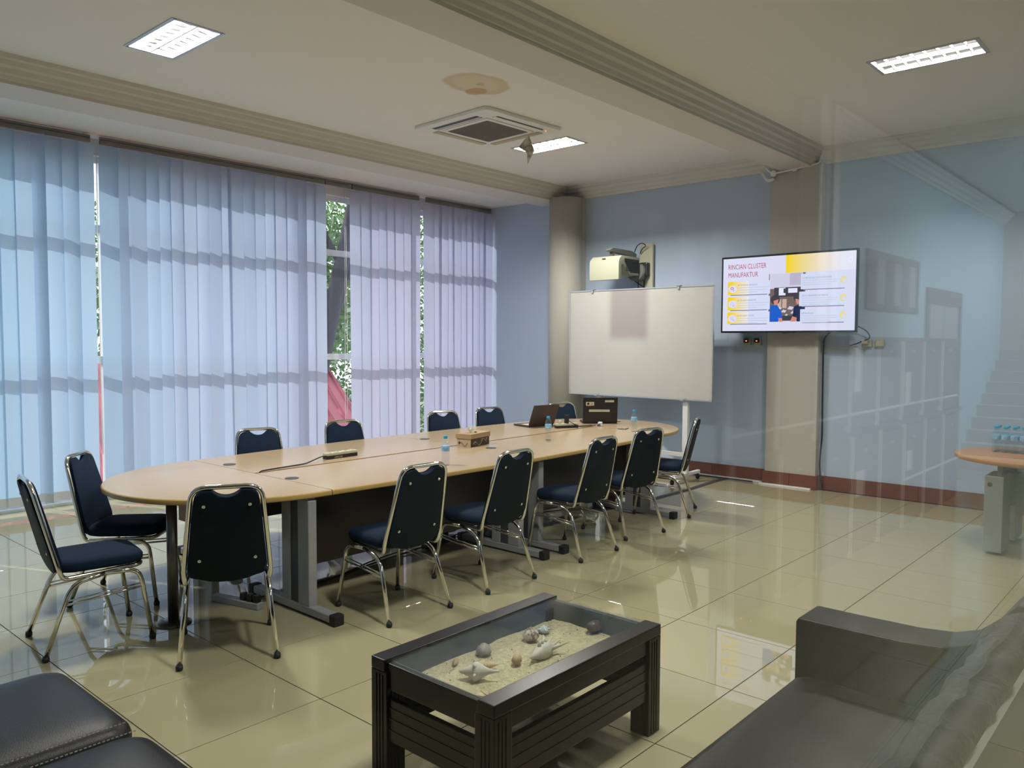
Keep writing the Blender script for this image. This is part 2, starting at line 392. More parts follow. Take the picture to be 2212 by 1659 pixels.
# cornice mouldings
prof = [(0, 3.625), (.022, 3.625), (.03, 3.655), (.05, 3.665), (.06, 3.70), (.09, 3.715), (.105, 3.75), (.13, 3.76), (.14, ZC), (0, ZC)]
def cornice_x(n, y, sgn, x0, x1): struct(MB().prism([(y + sgn * a, z) for a, z in prof], x0, x1, 'x'), n, M_corn)
def cornice_y(n, x, sgn, y0, y1): struct(MB().prism([(x + sgn * a, z) for a, z in prof], y0, y1, 'y'), n, M_corn)
cornice_x('trim_3', 3.47, -1, XL, XW); cornice_x('trim_4', 6.99, -1, XL, XW); cornice_x('trim_5', 3.84, 1, XL, XW)
cornice_y('trim_6', XW, -1, 3.84, 6.99); cornice_y('trim_7', XW, -1, GY, 3.47)
# column and pillar on the back wall
struct(MB().cyl((8.80, 6.86, 0), .235, 3.62, n=40).box(8.80, XW + .01, 6.64, 7.08, 0, 3.62), 'column', M_cream)
struct(MB().box(8.88, XW + .01, 3.365, 3.955, 0, 3.63), 'pillar', M_cream)
# brown skirting in tile lengths
bb = struct(MB().box(XW - .006, XW + .01, GY, YW, 0, .15), 'baseboard_back', M_grout)
def skirt(x0, x1, y0, y1, parent=bb): MB().box(x0, x1, y0, y1, .001, .16).bevel(.002, 1).build('tile', M_brown, parent)
yy = GY + .02
while yy < 3.36:
    skirt(XW - .02, XW - .004, yy, min(yy + P_, 3.36) - .003); yy += P_
skirt(8.858, 8.876, 3.345, 3.655); skirt(8.858, 8.876, 3.658, 3.975)
skirt(8.862, XW - .004, 3.341, 3.36); skirt(8.862, XW - .004, 3.96, 3.979)
yy = 3.985
while yy < 6.6:
    skirt(XW - .02, XW - .004, yy, min(yy + P_, 6.62) - .003); yy += P_
# white cable trunking along the skirting
struct(MB().box(8.90, 8.945, 4.0, 5.5, .001, .02), 'trim_8', M_white)
struct(MB().box(8.825, 8.855, 3.40, 4.0, .001, .018), 'trim_9', M_white)
struct(MB().box(XW - .016, XW - .002, 3.30, 3.315, .02, .20), 'trim_10', M_white)

# ------------------------------------------------------------------ WINDOW WALL
struct(MB().box(XL, XW + .15, YW, YW + .25, 3.52, 3.80), 'wall_window', M_ceil)
struct(MB().box(XL, XW + .15, YW - .02, YW + .28, -.1, .03), 'trim_11', M_white)
wn = struct(MB().box(XL, XW, YW + .06, YW + .12, 3.46, 3.53), 'window_1', M_white)
mull = [-0.8, 1.25, 3.36, 5.45, 7.25, 8.93]
for z0, z1 in ((2.755, 2.83), (1.41, 1.485), (.03, .10)):
    MB().box(XL, XW, YW + .05, YW + .11, z0, z1).build('window_frame', M_white, wn)
for x in mull: MB().box(x - .03, x + .03, YW + .045, YW + .115, .03, 3.5).build('mullion', M_white, wn)
ed = [XL] + mull + [XW]
for a, b in zip(ed, ed[1:]):
    if b - a > .1:
        for z0, z1 in ((2.83, 3.46), (1.485, 2.755), (.10, 1.41)):
            MB().box(a + .03, b - .03, YW + .078, YW + .084, z0, z1).build('glass_pane', M_glass, wn)

# ------------------------------------------------------------------ VERTICAL BLINDS
slat_var = []
def slat_mesh(curv, m):
    b = MB(); n = 4; W = .170; Z0, Z1 = 0.0, 3.50
    zs = [0.0, .085, .09] + [.09 + (Z1 - .09) * k / 6 for k in range(1, 7)]
    g = []
    for z in zs:
        g.append([b.bm.verts.new(((k / n - .5) * W, curv * (1 - (2 * k / n - 1) ** 2), z)) for k in range(n + 1)])
    for i in range(len(zs) - 1):
        for k in range(n):
            f = b.bm.faces.new((g[i][k], g[i][k + 1], g[i + 1][k + 1], g[i + 1][k])); f.smooth = True; f.material_index = 1 if i == 0 else 0
    me = bpy.data.meshes.new('slat'); b.bm.to_mesh(me); b.bm.free(); me.materials.append(m); me.materials.append(M_hem); return me
slats = [[slat_mesh(c, m) for c in (.004, .012, -.006)] for m in M_slats]
def blind(x0, x1, label, gaps=()):
    t = thing('vertical_blind', label, 'blind', (x0, 8.42, 0), 0, 'vertical blinds along the window wall')
    L = x1 - x0
    MB().box(0, L, -.022, .022, 3.60, 3.635).box(0, L, -.018, .018, 3.644, 3.668).box(0, L, -.010, .010, 3.635, 3.645).build('headrail', M_rail, t)
    n = max(2, round(L / .1365)); pit = L / n
    for i in range(n):
        x = pit * (i + .5)
        if any(a < x0 + x < b for a, b in gaps): continue
        o = link('slat', random.choice(slats[int(max(0, min(6, (x0 + x - 1.8) * 1.25 + random.uniform(-.6, .6))))]), t)
        o.location = (x, random.uniform(-.006, .006), .085)
        wide = any(abs(x0 + x - q) < .07 for q in (2.72, 3.62, 4.42))
        o.rotation_euler = (random.uniform(-.004, .004), random.uniform(-.0035, .0035), -math.radians(random.choice((4, 10, 16, 24, 12)) + random.uniform(-4, 4)) * (2.3 if wide else 1.0))
    return t
blind(-1.2, 0.94, 'vertical blind left of the frame, closed pale blue slats')
blind(1.0, 3.165, 'leftmost closed vertical blind with pale slats, cyan light tint painted in')
bl2 = blind(3.26, 5.905, 'wide closed vertical blind between the two gaps, pale blue slats')
bl3 = blind(6.335, 7.47, 'vertical blind of pale slats, lavender light tint painted in, right of the open gap to the tree')
blind(7.61, 8.92, 'vertical blind of pale slats, lavender light tint painted in, nearest the blue corner wall')
# headrail goes on over the open gap, with pull cords
MB().box(5.92, 6.31, 8.398, 8.442, 3.60, 3.635).box(5.92, 6.31, 8.402, 8.438, 3.644, 3.668).build('blind_headrail', M_rail, None, label='bare blind headrail over the open gap to the tree', cat='blind rail')
MB().tube([(6.20, 8.40, 3.60), (6.205, 8.40, 2.5), (6.195, 8.40, 1.0), (6.20, 8.40, .6), (6.225, 8.40, .55), (6.235, 8.40, 1.2), (6.222, 8.40, 3.6)], .0035, 5).xf(Matrix.Translation((-6.335, -8.42, 0))).build('cord', M_white, bl3)
MB().tube([(3.215, 8.40, 3.6), (3.213, 8.40, 1.2), (3.216, 8.40, .5)], .003, 5).xf(Matrix.Translation((-3.26, -8.42, 0))).build('cord', M_white, bl2)

# ------------------------------------------------------------------ OUTSIDE
struct(MB().box(-40, 50, 9.2, 70, -3.4, -3.2), 'ground', M_ground)
roof = thing('corrugated_roof', 'red corrugated metal roof of the building outside the window', 'roof')
b = MB(); N = 600; X0r, X1r = -4.5, 7.9; ya, yb = 9.35, 12.4; za, zb = -.55, 1.34
rows = []
for y, z in ((ya, za), (yb, zb)):
    r = []
    for i in range(N + 1):
        x = X0r + (X1r + (.75 if y == yb else 0) - X0r) * i / N
        ph = (x * 4.2) % 1.0; hgt = .07 if ph < .2 else 0.0
        r.append(b.bm.verts.new((x, y, z + hgt)))
    rows.append(r)
for i in range(N): b.bm.faces.new((rows[0][i], rows[0][i + 1], rows[1][i + 1], rows[1][i]))
b.build('roof_sheet', M_roof, roof)
MB().box(X0r, X1r, ya - .08, ya + .02, za - .16, za + .0).build('gutter', M_roof, roof)
MB().box(X0r, X1r + .75, yb - .05, yb + 3.2, zb - 3.5, zb - .05).build('wall', M_cream, roof)
b = MB()
for i in range(700):
    c = random.choice([(7.2, 11.6), (6.9, 10.9), (6.9, 10.0), (5.2, 10.6), (4.4, 10.2), (3.5, 9.9)])
    x = c[0] + random.gauss(0, .2); y = c[1] + random.gauss(0, .16); y = min(max(y, 9.4), 12.3)
    z = za + (y - ya) / (yb - ya) * (zb - za) + .06 + random.random() * .02; s = random.uniform(.02, .04); a = random.random() * 6
    vs = [b.bm.verts.new((x + s * math.cos(a + q), y + s * .6 * math.sin(a + q), z + random.uniform(-.01, .015))) for q in (0, 1.6, 3.1, 4.7)]
    b.bm.faces.new(vs)
b.build('dry_leaves', M_dry, None, label='dry fallen leaves heaped on the red roof', cat='leaves', kind='stuff')
def tree(name, label, base, trunk, crown, nleaf, mats, seed):
    rnd = random.Random(seed); t = thing(name, label, 'tree', base, 0, 'trees outside the window')
    b = MB()
    for path, r0, r1 in trunk:
        n = len(path); b.tube(path, [r0 + (r1 - r0) * i / (n - 1) for i in range(n)], 9)
    b.build('trunk', M_bark, t)
    b = MB()
    for i in range(nleaf):
        c = rnd.choice(crown); R = c[3]
        v = Vector((rnd.gauss(0, 1), rnd.gauss(0, 1), rnd.gauss(0, 1))).normalized() * R * rnd.random() ** .4
        p = Vector(c[:3]) + v; s = rnd.uniform(.045, .10); d1 = Vector((rnd.gauss(0, 1), rnd.gauss(0, 1), rnd.gauss(0, 1))).normalized(); d2 = d1.cross(Vector((rnd.random(), rnd.random(), rnd.random()))).normalized()
        f = b.bm.faces.new([b.bm.verts.new(p + d1 * s), b.bm.verts.new(p + d2 * s * .45), b.bm.verts.new(p - d1 * s), b.bm.verts.new(p - d2 * s * .45)])
        f.material_index = rnd.choice((0, 0, 1))
    b.build('foliage', mats, t, kind='stuff'); return t
tree('tree', 'tree with a thick leaning dark trunk seen through the gap in the blinds', (8.0, 11.9, -3.2),
     [([(-.3, .0, 0), (-.1, 0, 2.4), (.16, 0, 4.1), (.42, 0, 5.1), (.73, 0, 6.3), (.95, 0, 7.2), (1.2, 0, 8.4)], .20, .10), ([(.30, 0, 4.6), (.75, .1, 5.6), (1.2, .2, 6.8)], .09, .06), ([(.7, 0, 6.2), (.3, .3, 7.2), (-.3, .6, 8.6)], .06, .03)],
     [(-.8, 1.6, 6.2, 1.0), (.4, 1.8, 6.8, 1.2), (1.2, 1.5, 5.2, .9), (.0, 2.2, 5.0, 1.2), (1.8, 1.2, 6.4, 1.0)], 8000, [M_leaf, M_leaf2], 3)
tree('tree', 'leafy green trees standing farthest behind the red roof', (12.0, 17.5, -3.2),
     [([(0, 0, 0), (.2, 0, 3), (0, 0, 6.5)], .2, .1)],
     [(-3.0, 0, 4.6, 1.9), (-.8, .5, 5.2, 2.1), (1.5, 0, 4.6, 2.0), (3.6, .2, 5.0, 2.0), (-1.5, 0, 2.4, 1.9), (1.2, -.2, 2.0, 1.9), (3.4, 0, 2.4, 1.8), (-5, .5, 6, 1.8), (.4, 0, 7.8, 2.0), (-2.6, 0, 7.2, 1.6), (2.8, 0, 7.6, 1.7)], 30000, [M_leaf, M_leaf2], 5)
tree('tree', 'sparse tree behind the left end of the red roof', (4.0, 16.0, -3.2),
     [([(0, 0, 0), (.2, 0, 3), (0, 0, 6.5)], .18, .08)],
     [(0, 0, 6.2, 1.5), (-1.4, 0, 5.4, 1.2), (1.2, 0, 5.2, 1.3)], 3500, [M_leaf, M_leaf2], 8)

# ------------------------------------------------------------------ GLASS PARTITION
gp = struct(MB().box(XL, XW, GY - .035, GY + .035, 3.60, 3.80), 'window_2', M_alu)
MB().box(XL, XW, GY - .035, GY + .035, 0, .08).build('window_frame', M_alu, gp)
pm = [XL + .03, -0.85, 3.1, 5.15, 7.2, XW - .03]
for x in pm: MB().box(x - .025, x + .025, GY - .03, GY + .03, .08, 3.6).build('mullion', M_alu, gp)
for a, b_ in zip(pm, pm[1:]): MB().box(a + .025, b_ - .025, GY - .004, GY + .004, .08, 3.6).build('glass_pane', M_part, gp)

# ------------------------------------------------------------------ LOBBY BEHIND THE CAMERA (seen mirrored in the glass)
LX0, LX1, LY = -2.5, 15.2, -2.10; LZ = 3.66
lf = struct(MB().box(LX0, LX1, -6.2, GY - .035, -.12, -.002), 'floor', M_grout)
b = MB()
for i in range(26):
    for j in range(10):
        x0 = -2.5 + .075 + i * P_; y1 = .20 - j * P_; g = .0016
        b.box(x0 + g, min(x0 + P_, LX1) - g, max(y1 - P_, -6.2) + g, y1 - g, -.0035, 0)
b.build('tile', M_tile, lf, kind='stuff')
struct(MB().box(LX0, LX1, -6.2, GY - .035, LZ, LZ + .15), 'ceiling', M_ceil)
struct(MB().box(6.95, LX1, LY - .15, LY, -.1, LZ + .1), 'wall_lobby', M_lblue)
struct(MB().box(2.2, 6.95, LY - .22, LY - .07, -.1, LZ + .1), 'wall_lobby_grey', mat('lobby_grey', (0.13, 0.14, 0.16), rough=.6))
struct(MB().box(LX0, LX1, -6.35, -6.2, -.1, LZ + .1), 'wall_lobby_far', mat('lobby_unlit_wall', (0.05, 0.055, 0.06), rough=.8))  # lack of light back here is put into the dark wall colour
struct(MB().box(LX0 - .15, LX0, -6.2, GY, -.1, LZ + .1), 'wall_lobby_left', MATS['lobby_unlit_wall'])
struct(MB().box(LX1, LX1 + .15, -6.2, GY, -.1, LZ + .1), 'wall_lobby_end', M_lblue)
struct(MB().box(XW + .15, LX1, GY - .035, GY + .1, -.1, LZ + .1), 'wall_lobby_side', M_lblue)
struct(MB().box(6.55, 6.78, LY - .1, LY + .10, 0, LZ).box(6.84, 7.0, LY - .1, LY + .10, 0, LZ), 'pilaster', M_white)
struct(MB().prism([(LY + a, z - .16) for a, z in prof], 6.95, LX1, 'x'), 'trim_12', M_white)
struct(MB().box(14.3, 15.2, LY, LY + .35, 0, LZ), 'column', M_cream)
def lobby_window(n, x0, x1, z0, z1, k):
    wnd = struct(MB().box(x0, x1, LY - .02, LY + .02, z1 - .07, z1).box(x0, x1, LY - .02, LY + .02, z0, z0 + .06).box(x0, x0 + .06, LY - .02, LY + .02, z0, z1).box(x1 - .06, x1, LY - .02, LY + .02, z0, z1), n, M_frame)
    for i in range(k):
        a = x0 + .06 + (x1 - x0 - .12) * i / k; c = x0 + .06 + (x1 - x0 - .12) * (i + 1) / k
        MB().box(a, a + (c - a) * .5, LY - .01, LY + .012, z0 + .06, z1 - .07).build('window_panel', M_frame, wnd)
        MB().box(a + (c - a) * .5, c, LY - .005, LY + .006, z0 + .06, z1 - .07).build('pane', M_pane, wnd)
lobby_window('window_3', 8.0, 9.75, 1.98, 2.56, 3)
lobby_window('window_4', 3.85, 5.15, 1.90, 2.50, 3)
dr = struct(MB().box(10.1, 11.7, LY - .02, LY + .03, 2.12, 2.30).box(10.1, 10.2, LY - .02, LY + .03, 0, 2.2).box(11.6, 11.7, LY - .02, LY + .03, 0, 2.2), 'door_1', M_frame)
MB().box(10.2, 10.88, LY - .01, LY + .01, 0, 2.12).build('door_leaf', M_pane, dr); MB().box(10.90, 11.6, LY - .01, LY + .01, 0, 2.12).build('door_leaf', M_pane, dr)
# lockers, two tiers
def cabinet(z0, z1, label, yoff):
    t = thing('storage_cabinet', label, 'cabinet', (4.26, -1.60 + yoff, z0), 0, 'grey cabinets along the lobby wall')
    Wc = 5.3; Hc = z1 - z0
    MB().box(0, Wc, -.48, -.012, 0, Hc).box(-.02, Wc + .02, -.5, .02, Hc - .03, Hc).build('cabinet_body', M_lock, t)
    for i in range(8):
        x0 = i * Wc / 8; MB().box(x0 + .025, x0 + Wc / 8 - .025, -.012, .008, .05, Hc - .06).build('door', M_lock, t)
        MB().box(x0 - .018, x0 + .018, -.012, .016, 0, Hc - .03).build('edge_strip', M_lockf, t)
        MB().box(x0 + .27, x0 + .33, .008, .018, Hc * .82, Hc * .82 + .02).build('handle', M_alu, t)
    MB().box(0 if z0 > .5 else Wc * 5 / 8, Wc, -.012, .012, .12 if z0 > .5 else .42, .14 if z0 > .5 else .44).build('shelf_strip', M_lockf, t)
    for (px, pz, pw, ph) in (((5, .12, .16, .3), (3, .3, .16, .35)) if z0 > .5 else ((5, .5, .16, .18), (3, .45, .2, .2))):
        MB().box(px * Wc / 8 + .1, px * Wc / 8 + .1 + pw, .008, .0095, pz, pz + ph).build('paper_notice', M_paper, t)
cabinet(0, .97, 'lower tier of grey steel storage cabinets along the lobby wall', 0)
cabinet(.97, 1.70, 'upper tier of grey steel storage cabinets along the lobby wall', -.03)
stp = struct(MB().box(14.0, 15.2, LY - 1.2, LY, -.1, 0.0), 'stairs', M_stone)
for k in range(11):
    MB().box(11.75 + .28 * k, 15.2, LY + .003, -.75, .0 + .155 * k, .155 * (k + 1)).build('stair_step', M_stone, stp)
# added fill lights for the lobby, kept out of the mirrored view
def lobby_fill(x, y, label, e, hx, hy):
    t = thing('lobby_fill_light', label, 'ceiling light', (x, y, LZ))
    MB().box(-hx - .03, hx + .03, -hy - .03, hy + .03, -.03, -.001).build('lamp_frame', M_white, t)
    MB().box(-hx, hx, -hy, hy, -.036, -.03).build('fill_panel', mat('lobby_fill_glow', (1, 1, 1), emit=((.92, 1, 1), 2.5)), t)
    ld = bpy.data.lights.new('lobby_fill', 'AREA'); ld.shape = 'RECTANGLE'; ld.size = hx * 2; ld.size_y = hy * 2; ld.energy = e; ld.color = (.90, .97, 1.0)
    lo = bpy.data.objects.new('lobby_fill', ld); C.objects.link(lo); lo.parent = t; lo.location = (0, 0, -.04)
lobby_fill(10.3, -.22, 'long added lobby fill light near the stairs', LOBBY * .45, .9, .10)
lobby_fill(13.2, -.45, 'long added lobby fill light above the stairs', LOBBY * .3, .6, .15)
lobby_fill(6.7, -.32, 'long added lobby fill light beside the white pilaster', LOBBY * .3, .8, .12)
lobby_fill(1.3, -1.3, 'square added lobby fill light behind the viewer', LOBBY * .05, .5, .5)
lobby_fill(3.1, -.9, 'added lobby fill light in front of the cabinets', LOBBY * .05, .4, .3)

# ------------------------------------------------------------------ CEILING LIGHTS
def ceiling_light(x0, x1, y0, y1, label, dim=1.0):
    cx, cy = (x0 + x1) / 2, (y0 + y1) / 2; w_, l_ = x1 - x0, y1 - y0
    t = thing('recessed_light', label, 'ceiling light', (cx, cy, ZC), 0, 'recessed fluorescent ceiling lights')
    a, c = w_ / 2, l_ / 2
    MB().box(-a - .018, -a + .008, -c - .018, c + .018, -.005, .004).box(a - .008, a + .018, -c - .018, c + .018, -.005, .004).box(-a, a, -c - .018, -c + .008, -.005, .004).box(-a, a, c - .008, c + .018, -.005, .004).build('lamp_frame', M_alu, t)
    MB().box(-a + .004, a - .004, -c + .004, c - .004, .072, .078).box(-a + .002, -a + .006, -c, c, .004, .075).box(a - .006, a - .002, -c, c, .004, .075).box(-a, a, -c + .002, -c + .006, .004, .075).box(-a, a, c - .006, c - .002, .004, .075).build('reflector', M_refl, t)
    lv = MB().box(-.005, .005, -c + .008, c - .008, -.002, .030)
    for k in range(1, 8):
        y = -c + l_ * k / 8; lv.prism([(-a + .008, .030), (a - .008, .030), (a - .03, -.002), (.03, .014), (-.03, .014), (-a + .03, -.002)], y - .003, y + .003, 'y')
    lv.build('louver', M_louv, t)
    for s in (-1, 1):
        MB().cyl((s * w_ * .25, -c + .03, .048), .012, l_ - .06, 10, axis='y').build('tube', M_tube, t)
        ld = bpy.data.lights.new('tube_light', 'AREA'); ld.shape = 'RECTANGLE'; ld.size = .05; ld.size_y = l_ - .08; ld.energy = LAMP * dim / 2; ld.color = (1.0, .96, .885)
        lo = bpy.data.objects.new('tube_light', ld); C.objects.link(lo); lo.parent = t; lo.location = (s * w_ * .25, 0, .033)
    return t
ceiling_light(2.54, 2.88, 5.30, 6.03, 'lit louvred ceiling light above the left end of the conference table')
ceiling_light(6.67, 7.00, 5.20, 5.95, 'lit louvred ceiling light beside the ceiling air conditioner')
ceiling_light(6.43, 6.78, 1.38, 2.10, 'lit louvred ceiling light with two tubes, on the sofa side of the beam', .48)
ceiling_light(2.54, 2.88, 1.38, 2.10, 'louvred ceiling light above the coffee table, outside the frame', .8)

# ------------------------------------------------------------------ AIR CONDITIONER
ac = thing('air_conditioner', 'white ceiling cassette air conditioner with grey grille and tan flaps', 'air conditioner', (5.863, 5.57, ZC), math.radians(-2.3))
R_ = .53
b = MB().prism(rrect(-R_, R_, -R_, R_, .05), -.035, -.001); b.bevel(.008, 2); b.build('panel', M_ac, ac)
def slot(x0, x1, y0, y1, m, nm, dz=-.037, lab=None): 
    o = MB().box(x0, x1, y0, y1, dz, -.034).build(nm, m, ac)
    if lab: o['label'] = lab
slot(-.44, -.36, -.30, .34, M_blackp, 'air_slot'); slot(-.40, -.385, -.30, .34, M_ac, 'flap', -.042)
slot(-.30, .34, -.44, -.37, M_blackp, 'air_slot'); slot(-.31, .35, -.425, -.385, M_ac, 'flap', -.043)
slot(.37, .44, -.34, .34, M_tan, 'flap', -.043, 'tan closed flap'); slot(-.34, .34, .37, .44, M_tan, 'flap', -.043, 'tan closed flap')
b = MB().prism(rrect(-.33, .33, -.33, .33, .02), -.044, -.034); b.build('grille_frame', M_ac, ac)
gr = MB().prism(rrect(-.285, .285, -.285, .285, .015), -.046, -.04)
for k in range(28): gr.box(-.28, .28, -.28 + k * .02, -.274 + k * .02, -.049, -.045)
gr.build('grille', M_acg, ac)
MB().sphere((.40, -.42, -.036), .006, .006, .004).build('indicator_light', M_redled, ac)
b = MB(); pts = [(0, 0, 0), (.05, .02, -.06), (-.05, .06, -.11), (.07, .03, -.12), (-.04, -.02, -.17), (.06, .05, -.2), (0, .01, -.26), (.03, -.04, -.14)]
V = [b.bm.verts.new(p) for p in pts]
for f in ((0, 1, 2), (0, 7, 1), (1, 3, 2), (2, 3, 4), (3, 5, 4), (4, 5, 6), (1, 7, 3), (7, 5, 3), (0, 2, 7), (7, 6, 5), (2, 4, 7), (4, 6, 7)): b.bm.faces.new([V[i] for i in f])
o = b.build('hanging_wrapper', M_wrap, None, label='crumpled printed wrapper dangling from the air conditioner', cat='wrapper'); o.location = (6.22, 5.34, 3.775 - .025); o.scale = (1.25, 1.25, 1.15)

# ------------------------------------------------------------------ WHITE CONDUIT ON THE PILLAR TOP
b = MB().tube(fillet([(8.84, 3.36, 3.70), (8.84, 3.38, 3.62), (8.84, 3.6, 3.60), (8.84, 3.90, 3.575), (8.84, 3.95, 3.60), (8.84, 4.02, 3.68)], .03), .011, 8)
b.tube(fillet([(8.87, 4.06, 3.62), (8.86, 3.98, 3.50), (8.86, 3.90, 3.52)], .04), .02, 8)
b.cyl((8.83, 3.905, 3.575), .035, .03, 14, axis='x').cyl((8.83, 3.66, 3.60), .035, .03, 14, axis='x')
b.build('conduit_pipe', M_white, None, label='white cable conduit with round junction boxes above the TV pillar', cat='pipe')

# ------------------------------------------------------------------ CHAIRS
def make_chair():
    t = thing('banquet_chair', '', 'chair')
    # seat
    ol = []
    for (x, y) in rrect(-.20, .245, -.205, .205, .09, 6):
        k = 1 - .06 * max(0, -x / .2); ol.append((x, y * k))
    b = MB().rings(ol, [(.425, .03), (.432, .006), (.447, 0), (.468, .0), (.484, .012), (.493, .04), (.498, .09), (.500, .15)])
    b.build('seat', M_navy, t, smooth=True)
    # backrest
    base = Vector((-.175, 0, .425)); up = Vector((-.125, 0, .49)).normalized(); nrm = Vector((up.z, 0, -up.x)); L = .505
    def wv(v): return .200 - .043 * v / L
    out = []
    for k in range(9):
        a = -1 + 2 * k / 8; out.append((a * .178, .048 * abs(a) ** 2.6 - .012))
    out += [(wv(.07), .08), (wv(.2), .2), (wv(.32), .32)]
    rc = .062; ccx, ccy = wv(L) - rc, L - .006 - rc
    for k in range(5): out.append((ccx + rc * math.cos(PI / 2 * k / 4), ccy + rc * math.sin(PI / 2 * k / 4)))
    for k in range(13):
        a = 1 - 2 * k / 12; out.append((.072 * a, L - .006 - .036 * (1 - abs(a) ** 2.2)))
    for k in range(5): out.append((-ccx - rc * math.sin(PI / 2 * k / 4), ccy + rc * math.cos(PI / 2 * k / 4)))
    out += [(-wv(.32), .32), (-wv(.2), .2), (-wv(.07), .08)]
    b = MB(); b.prism(out, -.020, .022, 'z', 0)
    for f in b.bm.faces:
        if f.calc_center_median().z < -.019: f.material_index = 1
    b.bevel(.005, 2, 50)
    Mx = Matrix(((0, up.x, nrm.x, base.x), (1, 0, 0, 0), (0, up.z, nrm.z, base.z), (0, 0, 0, 1)))
    b.xf(Mx); bk = b.build('backrest', [M_navy, M_board], t); shade_auto(bk, 45)
    for (u, v) in ((-.11, .42), (.11, .42), (-.135, .12), (.135, .12)):
        p = base + up * v + nrm * -.022 + Vector((0, u, 0))
        sb = MB().cyl((0, 0, 0), .0085, .004, 10).sphere((0, 0, .004), .006, .006, .003, 8, 4)
        q = (-nrm).to_track_quat('Z', 'Y').to_matrix().to_4x4(); sb.xf(Matrix.Translation(p) @ q).build('screw', M_chrome, bk)
    # chrome back frame + seat rail loop
    top = base + up * (L + .008); wt = .168
    pts = [(.23, .175, .415), (-.17, .205, .405), (base.x - .012, .212, .46), (top.x, wt, top.z), (top.x, -wt, top.z), (base.x - .012, -.212, .46), (-.17, -.205, .405), (.23, -.175, .415)]
    pth = fillet(pts, [.06, .06, .06, .075, .075, .06, .06, .06], 5, closed=True)
    MB().tube(pth, .0125, 10, closed=True).build('back_frame', M_chrome, t)
    for s in (-1, 1):
        rear = fillet([(-.262, s * .236, .018), (-.135, s * .205, .372), (.03, s * .200, .402)], [0, .09, 0], 6)
        front = fillet([(.03, s * .200, .402), (.205, s * .203, .398), (.258, s * .232, .018)], [0, .07, 0], 6)
        for pth, fx in ((rear, rear[0]), (front, front[-1])):
            lg = MB().tube(pth, .0128, 10).build('leg', M_chrome, t)
            MB().lathe([(.010, .0), (.017, .004), (.0185, .014), (.016, .028)], (fx.x, fx.y, 0), 12).build('rubber_foot', M_rub, lg)
        MB().tube([(-.172, s * .216, .268), (.218, s * .213, .300)], .0065, 7).tube([(-.166, s * .215, .288), (.216, s * .212, .318)], .0045, 7).build('stretcher', M_chrome, t)
    return t
chair0 = make_chair(); used = [0]
def chair(x, y, deg, label, group):
    r = math.radians(deg)
    if not used[0]:
        used[0] = 1; chair0.location = (x, y, 0); chair0.rotation_euler = (0, 0, r); chair0['label'] = label; chair0['group'] = group; return chair0
    return dup(chair0, (x, y, 0), r, label, group)
GN = 'banquet chairs around the conference table'
chair(1.69, 4.64, -8, 'navy banquet chair at the far left edge, turned side-on to the table end', GN)
chair(2.15, 5.25, -44, 'navy banquet chair behind the leftmost one, between blinds and table end', GN)
chair(2.14, 3.96, 62, 'navy banquet chair with its back to the viewer beside the round steel table post', GN)
chair(3.15, 3.79, 88, 'navy banquet chair on the near side, right behind the coffee table corner', GN)
chair(3.96, 3.79, 90, 'navy banquet chair on the near side, in front of the tissue box', GN)
chair(4.97, 3.79, 90, 'navy banquet chair on the near side with its back below the middle water bottle', GN)
gch = chair(5.80, 3.87, 80, 'navy banquet chair with a small tan sticker on its back, near side right end', GN)
chair(6.76, 4.02, 112, 'navy banquet chair seen side-on at the right table end before the whiteboard', GN)
def far(x, y, deg, lab):
    h = math.radians(deg); chair(x + .30 * math.cos(h), y + .30 * math.sin(h), deg, lab, GN)
far(3.49, 5.93, -106, 'navy banquet chair on the window side, leftmost behind the table')
far(4.38, 5.98, -102, 'navy banquet chair on the window side in front of the open blind gap')
far(5.66, 6.02, -106, 'navy banquet chair on the window side behind the tissue box')
far(6.35, 6.01, -104, 'navy banquet chair on the window side left of the brown laptop')
far(7.44, 5.86, -112, 'navy banquet chair on the window side between the two laptops')
MB().box(-.02, .02, -.0015, .0015, -.005, .005).xf(Matrix.Translation((-.281, 0, .80)) @ Matrix.Rotation(PI / 2, 4, 'Z')).build('sticker', M_tan, gch)

# ------------------------------------------------------------------ CONFERENCE TABLE
X1T, X2T, HW, BOW, AL, AR, TZ = 2.85, 6.90, .885, .085, .94, .90, .75
def cyt(x): return 4.885 + .025 * (x - 2.85)
def half(x):
    s = (x - X1T) / (X2T - X1T); return HW + BOW * (1 - (2 * s - 1) ** 2)
ct = thing('conference_table', 'long oval beech conference table made of six joined tops', 'table', (4.9, 4.93, 0))
def top_part(poly, outer, m=M_lam):
    b = MB(); b.prism(poly, TZ - .036, TZ, 'z', 0, 1)
    bmesh.ops.recalc_face_normals(b.bm, faces=b.bm.faces[:])
    es = []
    for e in b.bm.edges:
        a, c = e.verts
        if abs(a.co.z - c.co.z) < 1e-5 and outer((a.co + c.co) / 2): es.append(e)
    bmesh.ops.bevel(b.bm, geom=es, offset=.013, segments=3, profile=.5, affect='EDGES', clamp_overlap=True)
    for f in b.bm.faces:
        if abs(f.normal.z) < .9: f.material_index = 1
    b.xf(Matrix.Translation((-4.9, -4.93, 0)))
    o = b.build('tabletop', [M_lam, M_edge], ct); shade_auto(o, 25)
g = .0025; gc = .016
N = 36
lp = [(X1T - g, cyt(X1T) + HW)] + [(X1T - g - AL * math.sin(PI * k / N), cyt(X1T) + HW * math.cos(PI * k / N)) for k in range(1, N)] + [(X1T - g, cyt(X1T) - HW)]
top_part(lp, lambda p: p.x < X1T - g - .001)
rp_ = [(X2T + g, cyt(X2T) - HW)] + [(X2T + g + AR * math.sin(PI * k / N), cyt(X2T) - HW * math.cos(PI * k / N)) for k in range(1, N)] + [(X2T + g, cyt(X2T) + HW)]
